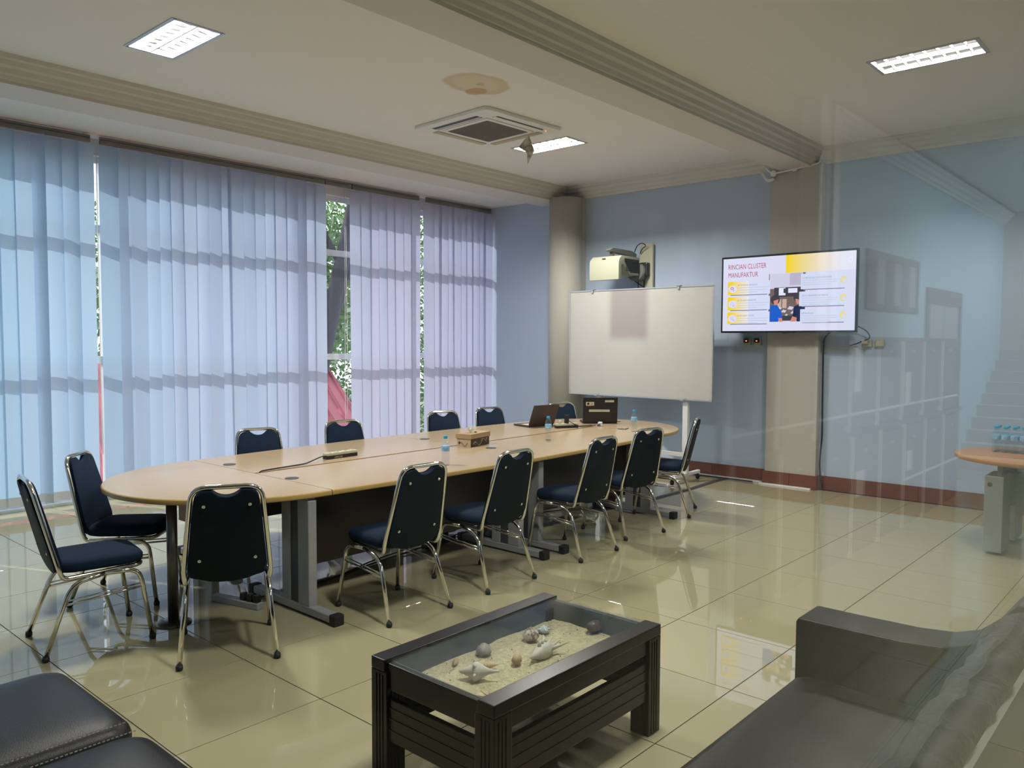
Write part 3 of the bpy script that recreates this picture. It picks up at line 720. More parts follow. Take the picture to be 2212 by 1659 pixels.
top_part(rp_, lambda p: p.x > X2T + g + .001)
XM = 4.875
for xa, xb in ((X1T, XM), (XM, X2T)):
    q = [xa + g + (xb - xa - 2 * g) * k / 14 for k in range(15)]
    top_part([(x, cyt(x) - half(x)) for x in q] + [(x, cyt(x) - gc) for x in q[::-1]], lambda p: p.y < cyt(p.x) - .5)
    top_part([(x, cyt(x) + gc) for x in q] + [(x, cyt(x) + half(x)) for x in q[::-1]], lambda p: p.y > cyt(p.x) + .5)
LC = lambda x, y, z=0: (x - 4.9, y - 4.93, z)
for gx, gy_, a in ((2.93, 5.37, 0), (2.91, 4.53, 0), (4.93, 5.48, 0), (4.89, 4.60, 0), (6.90, 4.63, 0)):
    MB().prism([(gx - 4.9 + .045 * math.cos(PI * 2 * k / 16), gy_ - 4.93 + .045 * math.sin(PI * 2 * k / 16)) for k in range(16)], TZ - .001, TZ + .003).build('grommet', M_dgrey, ct)
def tleg(x, ya, yb, yc):
    """floor bar from ya to yb along Y, twin post with black channel centred yc"""
    x_, = (x - 4.9,); A, B, D = ya - 4.93, yb - 4.93, yc - 4.93
    lg = MB().box(x_ - .032, x_ + .032, A + .05, B - .05, .012, .062).bevel(.006, 1).build('foot_bar', M_lgrey, ct)
    MB().box(x_ - .036, x_ + .036, A, A + .055, .0, .066).bevel(.01, 2).build('end_cap', M_rub, lg)
    MB().box(x_ - .036, x_ + .036, B - .055, B, .0, .066).bevel(.01, 2).build('end_cap', M_rub, lg)
    po = MB().box(x_ - .03, x_ + .03, D - .15, D - .035, .06, .70).box(x_ - .03, x_ + .03, D + .05, D + .14, .06, .70).bevel(.008, 2).build('leg_post', M_lgrey, ct)
    MB().box(x_ - .022, x_ + .022, D - .036, D + .051, .06, .70).build('channel', M_dgrey, po)
    MB().box(x_ - .03, x_ + .03, A + .28, B - .22, .70, .714).build('top_bar', M_lgrey, ct)
for x in (2.72, 4.62, 4.86, 6.52): tleg(x, 3.76, 4.70, 4.17)
for x in (2.85, 4.62, 4.95, 6.72): tleg(x, 5.12, 5.98, 5.60)
for xa, xb in ((2.80, 4.60), (4.90, 6.50)):
    MB().box(xa - 4.9, xb - 4.9, 4.30 - 4.93, 4.318 - 4.93, .22, .712).build('modesty_panel', M_panel, ct)
    MB().box(xa - 4.9, xb - 4.9, 5.45 - 4.93, 5.468 - 4.93, .30, .712).build('modesty_panel', M_panel, ct)
MB().box(2.56 - 4.9, 2.578 - 4.9, 4.36 - 4.93, 5.4 - 4.93, .40, .712).build('end_panel', M_ewood, ct, label='brown wooden end panel')
for ex, ya, yb in ((4.72, 4.2, 4.6), (6.62, 4.2, 4.6)):
    MB().prism([(ya - 4.93, .02), (ya + .05 - 4.93, .02)] + [(ya + .20 - 4.93 - .13 * math.cos(PI * k / 8), .02 + .11 * math.sin(PI * k / 8)) for k in range(9)] + [(yb - 4.93, .02), (yb - 4.93, .71), (ya - 4.93, .71)], ex - 4.9, ex + .016 - 4.9, 'x').build('end_panel', M_ewood, ct, label='brown wooden end panel')
for px, py in ((2.10, 4.52), (7.55, 5.25)):
    po = MB().cyl(LC(px, py, .02), .030, .694, 20).build('table_post', M_pole, ct)
    MB().lathe([(.10, 0), (.10, .006), (.085, .012), (.035, .022)], LC(px, py, 0), 28).build('base_disc', M_pole, po)

# ------------------------------------------------------------------ THINGS ON THE TABLE
def bottle(x, y, z, label, group, root=None):
    if root: return dup(root, (x, y, z), random.random() * 3, label, group)
    t = thing('water_bottle', label, 'bottle', (x, y, z), 0, group)
    MB().lathe([(.026, 0), (.030, .004), (.0305, .03), (.029, .045), (.0305, .05), (.029, .07), (.0305, .078), (.029, .098), (.0305, .11), (.0305, .150), (.026, .170), (.016, .188), (.0125, .194), (.0125, .20)], (0, 0, 0), 18).build('bottle_body', M_pet, t)
    MB().lathe([(.0308, .105), (.0312, .107), (.0312, .142), (.0308, .144)], (0, 0, 0), 18).build('bottle_label', M_lab, t)
    MB().lathe([(.0150, .196), (.0155, .199), (.0155, .213), (.0145, .217)], (0, 0, 0), 14).build('cap', M_cap, t)
    return t
GB = 'water bottles on the conference table'
B0 = bottle(3.98, 4.20, TZ, 'blue-capped water bottle standing left of the brown tissue box', GB)
bottle(5.67, 4.61, TZ, 'blue-capped water bottle standing in front of the open brown laptop', GB, B0)
bottle(6.81, 4.42, TZ, 'blue-capped water bottle nearest the right end of the oval table', GB, B0)
# tissue box
tb = thing('tissue_box', 'brown card tissue box with printed scroll pattern and a tissue pulled up', 'tissue box', (4.93, 4.85, TZ), math.radians(12))
MB().box(-.15, .15, -.07, .07, 0, .085).build('box_body', [M_cardd], tb)
MB().box(-.1505, -.149, -.07, .07, 0, .084).build('box_end', M_cardl, tb, label='pale kraft end face')
MB().box(-.158, .158, -.078, .078, .070, .112).bevel(.002, 1).build('lid', M_card, tb)
def scroll(pts, r=.0025): return [Vector(p) for p in pts]
b = MB()
b.tube([(-.12 + .012 * k, -.0715, .018 + .022 * math.sin(k * .55) + .0012 * k) for k in range(20)], .0022, 5)
b.tube([(-.08 + .014 * math.cos(a), -.0715, .028 + .012 * math.sin(a)) for a in [k * .6 for k in range(10)]], .002, 5)
b.tube([(.03 + .012 * math.cos(a), -.0715, .05 + .012 * math.sin(a)) for a in [k * .6 for k in range(10)]], .002, 5)
b.tube([(.08, -.0715, .035), (.12, -.0715, .062)], .002, 5).tube([(.095, -.0715, .06), (.115, -.0715, .04)], .002, 5)
b.build('scroll_print', M_cardl, tb)
b = MB(); b.tube([(-.1515, .05 - .01 * k, .022 + .016 * math.sin(k * .8)) for k in range(10)], .0022, 5); b.cyl((-.1525, .045, .035), .010, .002, 10, axis='x'); b.build('scroll_print', M_cardd, tb)
b = MB(); cen = b.bm.verts.new((-.04, 0, .112)); rim = []
for k in range(12):
    a = 2 * PI * k / 12; rr = .045 if k % 2 else .022; rim.append(b.bm.verts.new((-.04 + rr * math.cos(a), rr * .6 * math.sin(a), .145 + (.035 if k % 3 == 0 else 0))))
for k in range(12): b.bm.faces.new((cen, rim[k], rim[(k + 1) % 12]))
b.build('tissue', M_tissue, tb)
MB().sphere((-.01, -.03, .118), .018, .01, .006, 10, 5).build('sweet_wrapper', mat('green_foil', (.02, .25, .05), rough=.3), tb)
# power strips
def strip(x, y, deg, label, n, L=.30):
    t = thing('power_strip', label, 'power strip', (x, y, TZ), math.radians(deg), 'power strips on the conference table')
    MB().prism(rrect(-L / 2, L / 2, -.03, .03, .01), 0, .026).build('base', M_blackp, t)
    b = MB().prism(rrect(-L / 2, L / 2, -.03, .03, .01), .026, .046); b.bevel(.004, 2); tp = b.build('top_cover', M_cream2, t)
    for k in range(n):
        xx = -L / 2 + L * (k + .5) / n
        so_ = MB().lathe([(.022, .046), (.022, .049), (.017, .049), (.016, .0465)], (xx, 0, 0), 16).build('socket', M_cream2, t)
        MB().cyl((xx - .006, 0, .0465), .003, .001, 8).cyl((xx + .006, 0, .0465), .003, .001, 8).build('socket_hole', M_ink, so_)
    return t
s1 = strip(3.70, 5.085, 3, 'four-socket power strip with black base on the left of the table', 4)
text_mesh('print', 'UTICON', .020, M_stick, s1, (-.08, -.0306, .004), (PI / 2, 0, 0))
s2 = strip(6.60, 5.12, -24, 'power strip crowded with plugs between the two laptops', 4, .26)
MB().tube(fillet([(3.55, 5.07, .775), (3.48, 5.02, .785), (3.3, 4.96, .757), (3.05, 4.93, .757), (2.9, 4.905, .757), (2.87, 4.90, .72), (2.87, 4.90, .60)], .04), .005, 7).build('power_cable', M_blackp, None, label='black cable from the left power strip into the table gap', cat='cable')
pg = thing('plug', 'tall black plug adapter standing in the right power strip', 'plug', (6.60, 5.12, TZ + .049))
MB().box(-.018, .018, -.018, .018, 0, .085).bevel(.004, 2).build('plug_body', M_blackp, pg)
pg = thing('plug', 'small cream plug in the left socket of the right power strip', 'plug', (6.53, 5.152, TZ + .049))
MB().lathe([(.014, 0), (.018, .01), (.016, .028), (.008, .034)], (0, 0, 0), 12).build('plug_body', M_cream2, pg)
ca = thing('charger', 'white square charger block on a cable beside the black laptop', 'charger', (6.98, 4.96, TZ), .3)
MB().box(-.022, .022, -.02, .02, .0, .046).bevel(.006, 2).build('charger_body', M_white, ca)
MB().box(-.075, -.022, -.010, .010, .008, .026).bevel(.004, 1).build('plug_body', mat('blue_plug', (.02, .04, .12)), ca)
b = MB().tube(fillet([(6.64, 5.08, .80), (6.70, 5.02, .76), (6.78, 4.99, .758), (6.90, 4.96, .768)], .03), .005, 6)
b.tube(fillet([(6.60, 5.10, .83), (6.60, 5.03, .80), (6.62, 4.99, .757), (6.74, 5.08, .757), (6.85, 5.10, .757), (6.95, 5.05, .757)], .03), .004, 6)
b.tube(fillet([(6.55, 5.17, .80), (6.50, 5.25, .757), (6.62, 5.32, .757), (6.80, 5.28, .757)], .03), .004, 6)
b.tube(fillet([(7.42, 5.18, .765), (7.47, 5.12, .757), (7.50, 5.05, .757)], .02), .004, 6)
b.build('power_cable', M_blackp, None, label='tangle of black cables around the right power strip', cat='cable')
pn = MB().tube([(6.86, 4.56, .756), (6.98, 4.60, .756)], .004, 6).build('pen', M_ink, None, label='dark pen lying near the right table grommet', cat='pen')
def laptop(loc, rot, w_, d_, h_, tilt, m, deck, label):
    t = thing('laptop', label, 'laptop', loc, rot)  # hinge along local x, base toward +y, lid back faces -y
    b = MB().prism(rrect(-w_ / 2, w_ / 2, 0, d_, .012), .003, .020); b.bevel(.003, 1); b.build('base', m, t)
    kb = MB().box(-w_ / 2 + .02, w_ / 2 - .02, .02, d_ * .62, .020, .0215).build('keyboard', deck, t)
    b = MB().prism(rrect(-w_ / 2, w_ / 2, 0, h_, .012), -.004, .004); b.bevel(.002, 1)
    Mx = Matrix.Translation((0, -.002, .018)) @ Matrix.Rotation(PI / 2 + tilt, 4, 'X'); b.xf(Mx); ld = b.build('lid', m, t)
    MB().box(-w_ / 2 + .01, w_ / 2 - .01, .012, h_ - .01, -.0052, -.0045).xf(Mx).build('screen', M_ink, ld)
    return t, ld, Mx
l1, ld1, _ = laptop((6.52, 5.40, TZ), math.radians(-9), .36, .25, .235, math.radians(22), M_lap, M_silver, 'open brown laptop seen from its back on the window side of the table')
l2, ld2, Mx2 = laptop((7.20, 5.12, TZ), math.radians(-46), .385, .26, .275, math.radians(6), M_lap2, M_silver, 'open black laptop with three stickers on its lid')
def sticker(x0, x1, z0, z1, m=M_stick):
    return MB().prism(rrect(x0, x1, z0, z1, .004), .0041, .0046).xf(Mx2).build('sticker', m, ld2)
def stext(s, x, z, size, m=M_ink, sx=1):
    o = text_mesh('print', s, size, m, ld2, (0, 0, 0), (0, 0, 0), sx=1)
    o.matrix_basis = Mx2 @ Matrix.Translation((x, z, .0048)) @ Matrix.Rotation(0, 4, 'X') @ Matrix.Diagonal((sx, 1, 1, 1)); return o
sticker(-.16, -.07, .185, .225); sticker(.05, .15, .222, .245); sticker(-.125, .105, .115, .140)
MB().lathe([(.014, .0046), (.014, .0052)], (-.135, .205, 0), 12).xf(Mx2).build('emblem', M_ink, ld2)
stext('30', -.112, .193, .030); stext('LAPTOP PRESENTASI BALAI LATIHAN', -.115, .122, .0125)
MB().box(-.158, -.10, .178, .183, .0041, .0046).xf(Mx2).build('stripe', M_redink, ld2); stext('BARANG MILIK NEGARA', .055, .229, .008)

# ------------------------------------------------------------------ UNDER THE TABLE
st = thing('power_strip', 'grey power strip with black plugs on the floor under the left table end', 'power strip', (2.52, 4.55, 0), math.radians(-75))
MB().prism(rrect(-.20, .20, -.03, .03, .008), .0, .04).bevel(.004, 1).build('base', M_lgrey, st)
for k in range(3): MB().box(.04 + k * .055, .075 + k * .055, -.02, .02, .04, .085).bevel(.004, 1).build('plug_body', M_blackp, st)
st = thing('power_strip', 'power strip with tall black plugs on the floor under the table middle', 'power strip', (4.40, 4.72, 0), math.radians(10))
MB().prism(rrect(-.20, .20, -.03, .03, .008), .0, .04).bevel(.004, 1).build('base', M_blackp, st)
for k in range(3): MB().box(-.15 + k * .10, -.10 + k * .10, -.025, .025, .04, .11).bevel(.006, 1).build('plug_body', M_blackp, st)
b = MB().tube(fillet([(2.62, 4.48, .03), (2.75, 4.45, .008), (3.0, 4.50, .008), (3.3, 4.57, .008), (3.8, 4.66, .008), (4.3, 4.70, .02)], .1), .006, 6)
b.tube(fillet([(2.68, 4.52, .02), (3.0, 4.54, .008), (3.25, 4.55, .008), (3.7, 4.70, .008), (4.2, 4.76, .02)], .1), .006, 6)
b.build('power_cable', M_blackp, None, label='pair of black cables along the floor under the left half of the table', cat='cable')
b = MB().tube(fillet([(4.6, 4.75, .03), (4.9, 4.85, .008), (5.4, 5.0, .008), (5.9, 5.0, .008), (6.4, 4.8, .008)], .1), .006, 6)
b.tube(fillet([(4.6, 4.72, .02), (5.1, 4.9, .008), (5.6, 4.95, .008), (6.3, 4.7, .008)], .1), .006, 6)
b.build('power_cable', M_blackp, None, label='pair of black cables along the floor under the right half of the table', cat='cable')
b = MB(); pts = [(6.35, 4.62, 0), (6.9, 4.42, 0), (8.0, 4.42, 0), (8.88, 4.46, 0)]
for p, q in zip(pts, pts[1:]):
    p, q = Vector(p), Vector(q); d = (q - p).normalized(); n_ = Vector((-d.y, d.x, 0))
    pr_ = [(-.035, .001), (.035, .001), (.018, .013), (-.018, .013)]
    A = [b.bm.verts.new(p + n_ * a + Vector((0, 0, z))) for a, z in pr_]; B = [b.bm.verts.new(q + n_ * a + Vector((0, 0, z))) for a, z in pr_]
    for k in range(4): b.bm.faces.new((A[k], A[(k + 1) % 4], B[(k + 1) % 4], B[k]))
    b.bm.faces.new(A); b.bm.faces.new(B[::-1])
b.build('cable_cover', M_dgrey, None, label='dark floor cable cover from the skirting to the conference table', cat='cable cover')
b = MB().tube(fillet([(8.86, 5.35, .02), (8.80, 5.2, .01), (8.84, 5.0, .01), (8.86, 4.7, .01), (8.87, 4.4, .01), (8.87, 4.1, .01)], .05), .008, 6)
b.tube(fillet([(8.75, 5.3, .06), (8.72, 5.2, .01), (8.78, 5.1, .01), (8.82, 5.0, .01)], .05), .006, 6)
b.build('power_cable', M_blackp, None, label='black cables lying along the skirting behind the whiteboard', cat='cable')

# ------------------------------------------------------------------ WHITEBOARD
wb = thing('whiteboard', 'large white board on a white wheeled stand in front of the blue wall', 'whiteboard', (8.30, 5.37, 0))
def smudge_mat():
    m = bpy.data.materials.new('smudged_enamel'); m.use_nodes = True; n = m.node_tree; p = n.nodes['Principled BSDF']; p.inputs['Roughness'].default_value = .25
    tc = n.nodes.new('ShaderNodeTexCoord'); mp = n.nodes.new('ShaderNodeMapping'); mp.vector_type = 'TEXTURE'
    mp.inputs['Location'].default_value = (0, .12, 2.02); mp.inputs['Scale'].default_value = (1, .28, .34); n.links.new(tc.outputs['Object'], mp.inputs[0])
    sx = n.nodes.new('ShaderNodeSeparateXYZ'); n.links.new(mp.outputs[0], sx.inputs[0])
    def band(o):
        a = n.nodes.new('ShaderNodeMath'); a.operation = 'ABSOLUTE'; n.links.new(o, a.inputs[0])
        r = n.nodes.new('ShaderNodeMapRange'); r.interpolation_type = 'SMOOTHSTEP'; r.inputs[1].default_value = .75; r.inputs[2].default_value = 1.2; r.inputs[3].default_value = 1; r.inputs[4].default_value = 0
        n.links.new(a.outputs[0], r.inputs[0]); return r.outputs[0]
    k = n.nodes.new('ShaderNodeMath'); k.operation = 'MULTIPLY'; n.links.new(band(sx.outputs[1]), k.inputs[0]); n.links.new(band(sx.outputs[2]), k.inputs[1])
    nz = n.nodes.new('ShaderNodeTexNoise'); nz.inputs['Scale'].default_value = 3; n.links.new(tc.outputs['Object'], nz.inputs['Vector'])
    c = n.nodes.new('ShaderNodeMixRGB'); c.inputs[1].default_value = (.52, .525, .49, 1); c.inputs[2].default_value = (.46, .45, .42, 1); n.links.new(nz.outputs['Fac'], c.inputs[0])
    d = n.nodes.new('ShaderNodeMixRGB'); d.inputs[2].default_value = (.29, .24, .245, 1); n.links.new(c.outputs[0], d.inputs[1])
    k2 = n.nodes.new('ShaderNodeMath'); k2.operation = 'MULTIPLY'; k2.inputs[1].default_value = .75; n.links.new(k.outputs[0], k2.inputs[0])
    n.links.new(k2.outputs[0], d.inputs[0]); n.links.new(d.outputs[0], p.inputs['Base Color']); return m
ya, yb, z0, z1 = -1.02, 1.02, .985, 2.30
MB().box(0, .018, ya, yb, z0, z1).build('board', smudge_mat(), wb)
MB().box(-.006, .022, ya - .008, yb + .008, z0 - .012, z0 + .006).box(-.006, .022, ya - .008, yb + .008, z1 - .006, z1 + .010).box(-.006, .022, ya - .01, ya + .004, z0, z1).box(-.006, .022, yb - .004, yb + .01, z0, z1).build('frame', M_alu, wb)
for y in (-.58, .66): MB().box(-.022, .03, y - .03, y + .03, z1 + .01, z1 + .022).box(-.014, -.008, y - .012, y + .018, z1 - .03, z1 + .012).bevel(.003, 1).build('clip', M_alu, wb)
for y in (-.66, .58): MB().box(-.012, .03, y - .04, y + .04, z0 - .022, z0 - .010).box(-.012, -.006, y - .03, y, z0 - .02, z0 + .012).build('clip', M_alu, wb)
for y in (-.66, .58):
    MB().box(.03, .07, y - .045, y + .02, .10, z1 + .01).box(.02, .03, y - .045, y + .02, .10, 1.0).build('post', M_white, wb)
    ft = MB().box(-.28, .38, y - .03, y + .01, .07, .11).bevel(.005, 1).build('foot', M_white, wb)
    for x in (-.25, .35): MB().cyl((x, y - .022, .03), .029, .024, 14, axis='y').box(x - .012, x + .012, y - .02, y, .03, .075).build('caster', M_rub, ft)
MB().box(.035, .065, -.66, .58, .30, .345).build('crossbar', M_white, wb)

# ------------------------------------------------------------------ PROJECTOR
pj = thing('projector', 'cream short-throw projector on a wall arm above the whiteboard', 'projector', (8.35, 5.87, 0))
b = MB().prism([(-.05, 2.43), (-.05, 2.655), (-.035, 2.69), (.02, 2.735), (.42, 2.735), (.42, 2.50), (.20, 2.50), (.06, 2.62), (.02, 2.62), (.02, 2.43)], -.23, .22, 'y'); b.bevel(.012, 2, 30)
shade_auto(b.build('projector_body', M_cream2, pj), 50)
b = MB().prism([(.08, 2.70), (.40, 2.70), (.40, 2.53), (.22, 2.53), (.08, 2.66)], -.236, -.229, 'y')
for k in range(8): b.box(.10, .39, -.2385, -.2355, 2.545 + k * .018, 2.553 + k * .018)
b.build('vent_grille', M_blackp, pj)
MB().box(-.052, -.045, -.02, .03, 2.675, 2.69).xf(Matrix.Translation((.012, 0, .014))).build('sensor', M_ink, pj)
MB().prism([(-.05, 2.802), (.02, 2.835), (.44, 2.83), (.55, 2.80), (.55, 2.72), (.42, 2.765), (.0, 2.79)], -.10, -.02, 'y').build('mount_arm', M_greyp, pj)
MB().cyl((.05, -.06, 2.735), .03, .06, 14).build('arm_joint', M_greyp, pj)
b = MB().prism(rrect(-.34, -.14, 2.33, 2.93, .03), .56, .60, 'x'); b.bevel(.006, 1); wp = b.build('wall_plate', M_cream2, pj)
MB().cyl((.42, -.16, 2.56), .12, .13, 24, axis='x').build('cable_cover', M_greyp, pj)
MB().box(.49, .56, -.30, -.12, 2.50, 2.68).bevel(.02, 2).build('junction_box', M_blackp, pj)
MB().cyl((.485, -.24, 2.62), .016, .006, 12, axis='x').build('indicator_light', M_green, pj)
MB().box(.60, .61, -.32, -.10, 1.4, 2.34).build('wall_rail', M_cream2, pj)
b = MB().tube([(.53, -.13, 1.5), (.55, -.13, 2.45)], .006, 6).tube([(.53, -.22, 1.5), (.55, -.22, 2.45)], .006, 6)
b.tube(fillet([(.45, -.12, 2.52), (.44, -.13, 2.45), (.50, -.25, 2.36), (.54, -.33, 2.28)], .03), .007, 6)
b.tube(fillet([(.50, -.10, 2.82), (.48, -.15, 2.90), (.46, -.24, 2.93), (.50, -.28, 2.89), (.52, -.2, 2.86), (.54, -.16, 2.80)], .04), .006, 6)
b.build('cable', M_blackp, pj)

# ------------------------------------------------------------------ TELEVISION
TV = thing('television', 'wall-mounted flat television showing a yellow and white slide', 'television', (8.72, 3.683, 1.763))
TW, TH = 1.563, .888
b = MB().box(0, .035, -TW / 2, TW / 2, 0, TH); b.bevel(.004, 1); b.build('housing', M_tvb, TV)
MB().box(.035, .12, -TW * .3, TW * .3, .15, .7).build('back_cover', M_tvb, TV)
MB().box(.12, .155, -.2, .2, .25, .6).build('wall_bracket', M_dgrey, TV)
MB().box(-.004, .01, -.03, .03, -.012, 0).build('logo_bar', M_dgrey, TV)
def em(name, c, s=0.75):
    m = bpy.data.materials.new(name); m.use_nodes = True; n = m.node_tree; n.nodes.clear(); o = n.nodes.new('ShaderNodeOutputMaterial'); e = n.nodes.new('ShaderNodeEmission')
    e.inputs[0].default_value = (*c, 1); e.inputs[1].default_value = s; n.links.new(e.outputs[0], o.inputs[0]); return m
def em_grad(name, c0, c1, x0, x1):
    """emission blending c0->c1 along the screen's own width (object Y from x0 to x1)"""
    m = em(name, c0); n = m.node_tree; e = [q for q in n.nodes if q.type == 'EMISSION'][0]
    tc = n.nodes.new('ShaderNodeTexCoord'); sp = n.nodes.new('ShaderNodeSeparateXYZ'); mr = n.nodes.new('ShaderNodeMapRange'); r = n.nodes.new('ShaderNodeValToRGB')
    n.links.new(tc.outputs['Object'], sp.inputs[0]); n.links.new(sp.outputs[1], mr.inputs[0]); mr.inputs[1].default_value = x0; mr.inputs[2].default_value = x1
    r.color_ramp.elements[0].color = (*c0, 1); r.color_ramp.elements[1].color = (*c1, 1); n.links.new(mr.outputs[0], r.inputs[0]); n.links.new(r.outputs[0], e.inputs[0]); return m
WH = (.66, .66, .84)
E_bg = em('slide_white', WH); E_y = em_grad('slide_yellow', (.85, .62, .01), (.76, .74, .86), -.02, -.60)
E_red = em('slide_red', (.42, .05, .10)); E_ink = em('slide_ink', (.22, .26, .42)); E_lite = em('slide_text', (.50, .53, .68))
E_card = em('slide_card', (.62, .67, .86)); E_sh = em('slide_shadow', (.22, .22, .38))
# slide coordinates: u 0..1 left to right, v 0..1 top to bottom ; screen left is +Y
SW, SH = TW - .045, TH - .045
def U(u): return SW / 2 - SW * u / (.853 + .147 * u)
def Vv(v): return TH / 2 + SH / 2 - v * SH
scr = MB().box(-.0015, .001, -SW / 2, SW / 2, .0225, TH - .0225).build('screen', E_bg, TV)
lay = [0]
def sl(poly, m, name='slide_shape', d=None):
    lay[0] += 1; dd = d if d is not None else -.0018 - .00004 * lay[0]
    pts = [(U(u), Vv(v)) for u, v in poly]
    return MB().prism(pts, dd, dd + .00003, 'x').build(name, m, scr)
def rect(u0, u1, v0, v1, m, name='slide_shape'): return sl([(u0, v0), (u1, v0), (u1, v1), (u0, v1)], m, name)
def circ(u, v, r, m): return sl([(u + r * math.cos(a), v + r * SW / SH * math.sin(a)) for a in [2 * PI * k / 20 for k in range(20)]], m)
rect(.46, 1.0, 0.0, .235, E_y, 'yellow_banner')
E_py, E_pg, E_pd = em('photo_grey', (.46, .44, .58)), em('photo_machine', (.60, .58, .74)), em('photo_dark', (.05, .045, .06))
E_pb, E_pbr, E_sk, E_bl, E_nv, E_pw = em('photo_brown', (.16, .12, .11)), em('photo_tan', (.52, .38, .32)), em('photo_skin', (.62, .24, .20)), em('photo_blue', (.01, .10, .55)), em('photo_navy', (.01, .02, .07)), em('photo_white', (.72, .76, .95))
rect(.335, .61, .24, .87, E_pb, 'slide_photo'); rect(.34, .59, .24, .44, E_pg); rect(.49, .58, .24, .40, E_py); rect(.375, .60, .425, .55, E_pd); rect(.41, .46, .43, .53, E_pw); rect(.48, .55, .44, .50, E_pw); rect(.445, .46, .44, .50, E_pd)
rect(.40, .47, .58, .70, E_pbr); rect(.43, .437, .58, .72, E_pb)
for (u, v, s) in ((.45, .74, .02), (.50, .70, .025), (.52, .76, .02), (.47, .79, .012), (.42, .70, .015)): sl([(u - s, v + s * .6), (u - s * .3, v - s), (u + s, v - s * .5), (u + s * .5, v + s)], E_pg)
rect(.44, .54, .80, .86, E_pd)
circ(.385, .585, .035, E_pd); sl([(.372, .60), (.41, .58), (.40, .65), (.378, .66)], E_sk)
sl([(.345, .66), (.40, .66), (.43, .74), (.44, .83), (.41, .84), (.41, .88), (.345, .88)], E_bl); sl([(.41, .83), (.435, .83), (.445, .88), (.415, .88)], E_sk)
circ(.555, .565, .033, E_pd); sl([(.535, .58), (.56, .59), (.575, .65), (.545, .65)], E_sk)
sl([(.53, .68), (.60, .64), (.61, .66), (.61, .88), (.55, .88), (.545, .82), (.515, .81)], E_nv); sl([(.515, .81), (.55, .83), (.545, .88), (.50, .88)], E_sk)
def card(u0, u1, v0, v1, side, n):
    rect(u0 + .02, u1 - .02, v1, v1 + .012, E_sh)
    rect(u0, u1, v0, v1, E_card, 'slide_card')
    if side == 'L': rect(u0, u0 + .27 * (u1 - u0) / .33 * .6, v0, v1, em_grad('slide_card_yellow_%d' % n, (.85, .60, .01), (.78, .76, .80), U(u0 + .03), U(u0 + .16)), 'slide_card')
def slt(s, u, v, size, m, sx=1.0, weight=0):
    lay[0] += 1
    o = text_mesh('slide_text', s, size, m, scr, (-.0019 - .00004 * lay[0], U(u), Vv(v)), (PI / 2, 0, -PI / 2), sx=sx, weight=weight); return o
slt('RINCIAN CLUSTER', .035, .150, .082, E_red, .68, 0.0); slt('MANUFAKTUR', .035, .262, .082, E_red, .68, 0.0)
heads = [('SEKTOR MEKANIK MANUFAKTUR', .32, .52), ('SEKTOR DESAIN MANUFAKTUR', .55, .735), ('SEKTOR GENERAL WELDING', .765, .93)]
for i, (h, v0, v1) in enumerate([(heads[0][0], .32, .50), (heads[1][0], .53, .71), (heads[2][0], .74, .90)]):
    card(.035, .345, v0, v1, 'L', i); circ(.07, (v0 + v1) / 2 + .01, .030, E_bg); circ(.066, (v0 + v1) / 2, .011, E_red if i == 0 else E_lite); circ(.066, (v0 + v1) / 2, .007, E_bg); circ(.078, (v0 + v1) / 2 + .03, .007, E_lite)
    slt(h, .105, v0 + .06, .026, E_ink, .62)
    for k in range(3): rect(.105, (.335, .325, .25)[k], v0 + .082 + k * .032, v0 + .090 + k * .032, E_lite)
for i, (h, v0, v1) in enumerate([('OIL AND GAS SKILL CENTER OF INDONESIA', .26, .46), ('SEKTOR UNDERWATER WET WELDING', .49, .68), ('SEKTOR OTOMASI', .72, .89)]):
    card(.575 if i != 1 else .565, .935, v0, v1, 'R', i); slt(h, .585, v0 + .065, .026, E_ink, .62)
    for k in range(3 + (i > 0)): rect(.585, (.86, .855, .80, .79)[k], v0 + .085 + k * .028, v0 + .092 + k * .028, E_lite)
    circ(.905, (v0 + v1) / 2, .026, em('slide_pale_yellow_%d' % i, (.80, .66, .25))); circ(.913, (v0 + v1) / 2 + .01, .015, E_card)
circ(.955, .11, .018, em('slide_ring', (.84, .84, .98))); circ(.955, .11, .013, E_y)

# sockets and plugs beside the television
def wall_socket(y, z, label, plug, led):
    t = thing('wall_socket', label, 'socket', (XW, y, z))
    b = MB().box(-.035, -.001, -.045, .045, -.04, .04); b.bevel(.006, 2); b.build('socket_plate', M_cream2, t)
    MB().lathe([(.022, -.036), (.022, -.032)], (0, 0, 0), 14, axis='x').build('socket_ring', M_cream, t)
    if plug: MB().box(-.075, -.035, -.028, .028, -.01, .045).bevel(.006, 1).build('plug_body', M_blackp, t)
    if led: MB().box(-.079, -.0755, -.02, -.004, .006, .016).build('indicator_light', M_redled, t)
wall_socket(4.235, 1.66, 'cream socket with a glowing red switch, left of the pair under the television', True, True)
wall_socket(4.105, 1.66, 'cream socket with a glowing red switch, right of the pair under the television', True, True)
wall_socket(2.86, 1.65, 'cream socket with a plug right of the television', False, False)
wall_socket(2.735, 1.655, 'empty cream socket rightmost beside the television', False, False)
pg = thing('plug', 'cream adapter plug in the socket right of the television', 'plug', (8.93, 2.87, 1.66))
MB().box(-.06, -.001, -.03, .03, -.02, .03).bevel(.008, 2).build('plug_body', M_cream2, pg)
MB().tube(fillet([(8.95, 3.05, 1.62), (8.93, 2.95, 1.65), (8.88, 2.90, 1.67), (8.86, 2.80, 1.70), (8.90, 2.85, 1.78), (8.86, 3.0, 1.86)], .05), .006, 6).build('power_cable', M_blackp, None, label='short black cable looping from the television to the right socket', cat='cable')
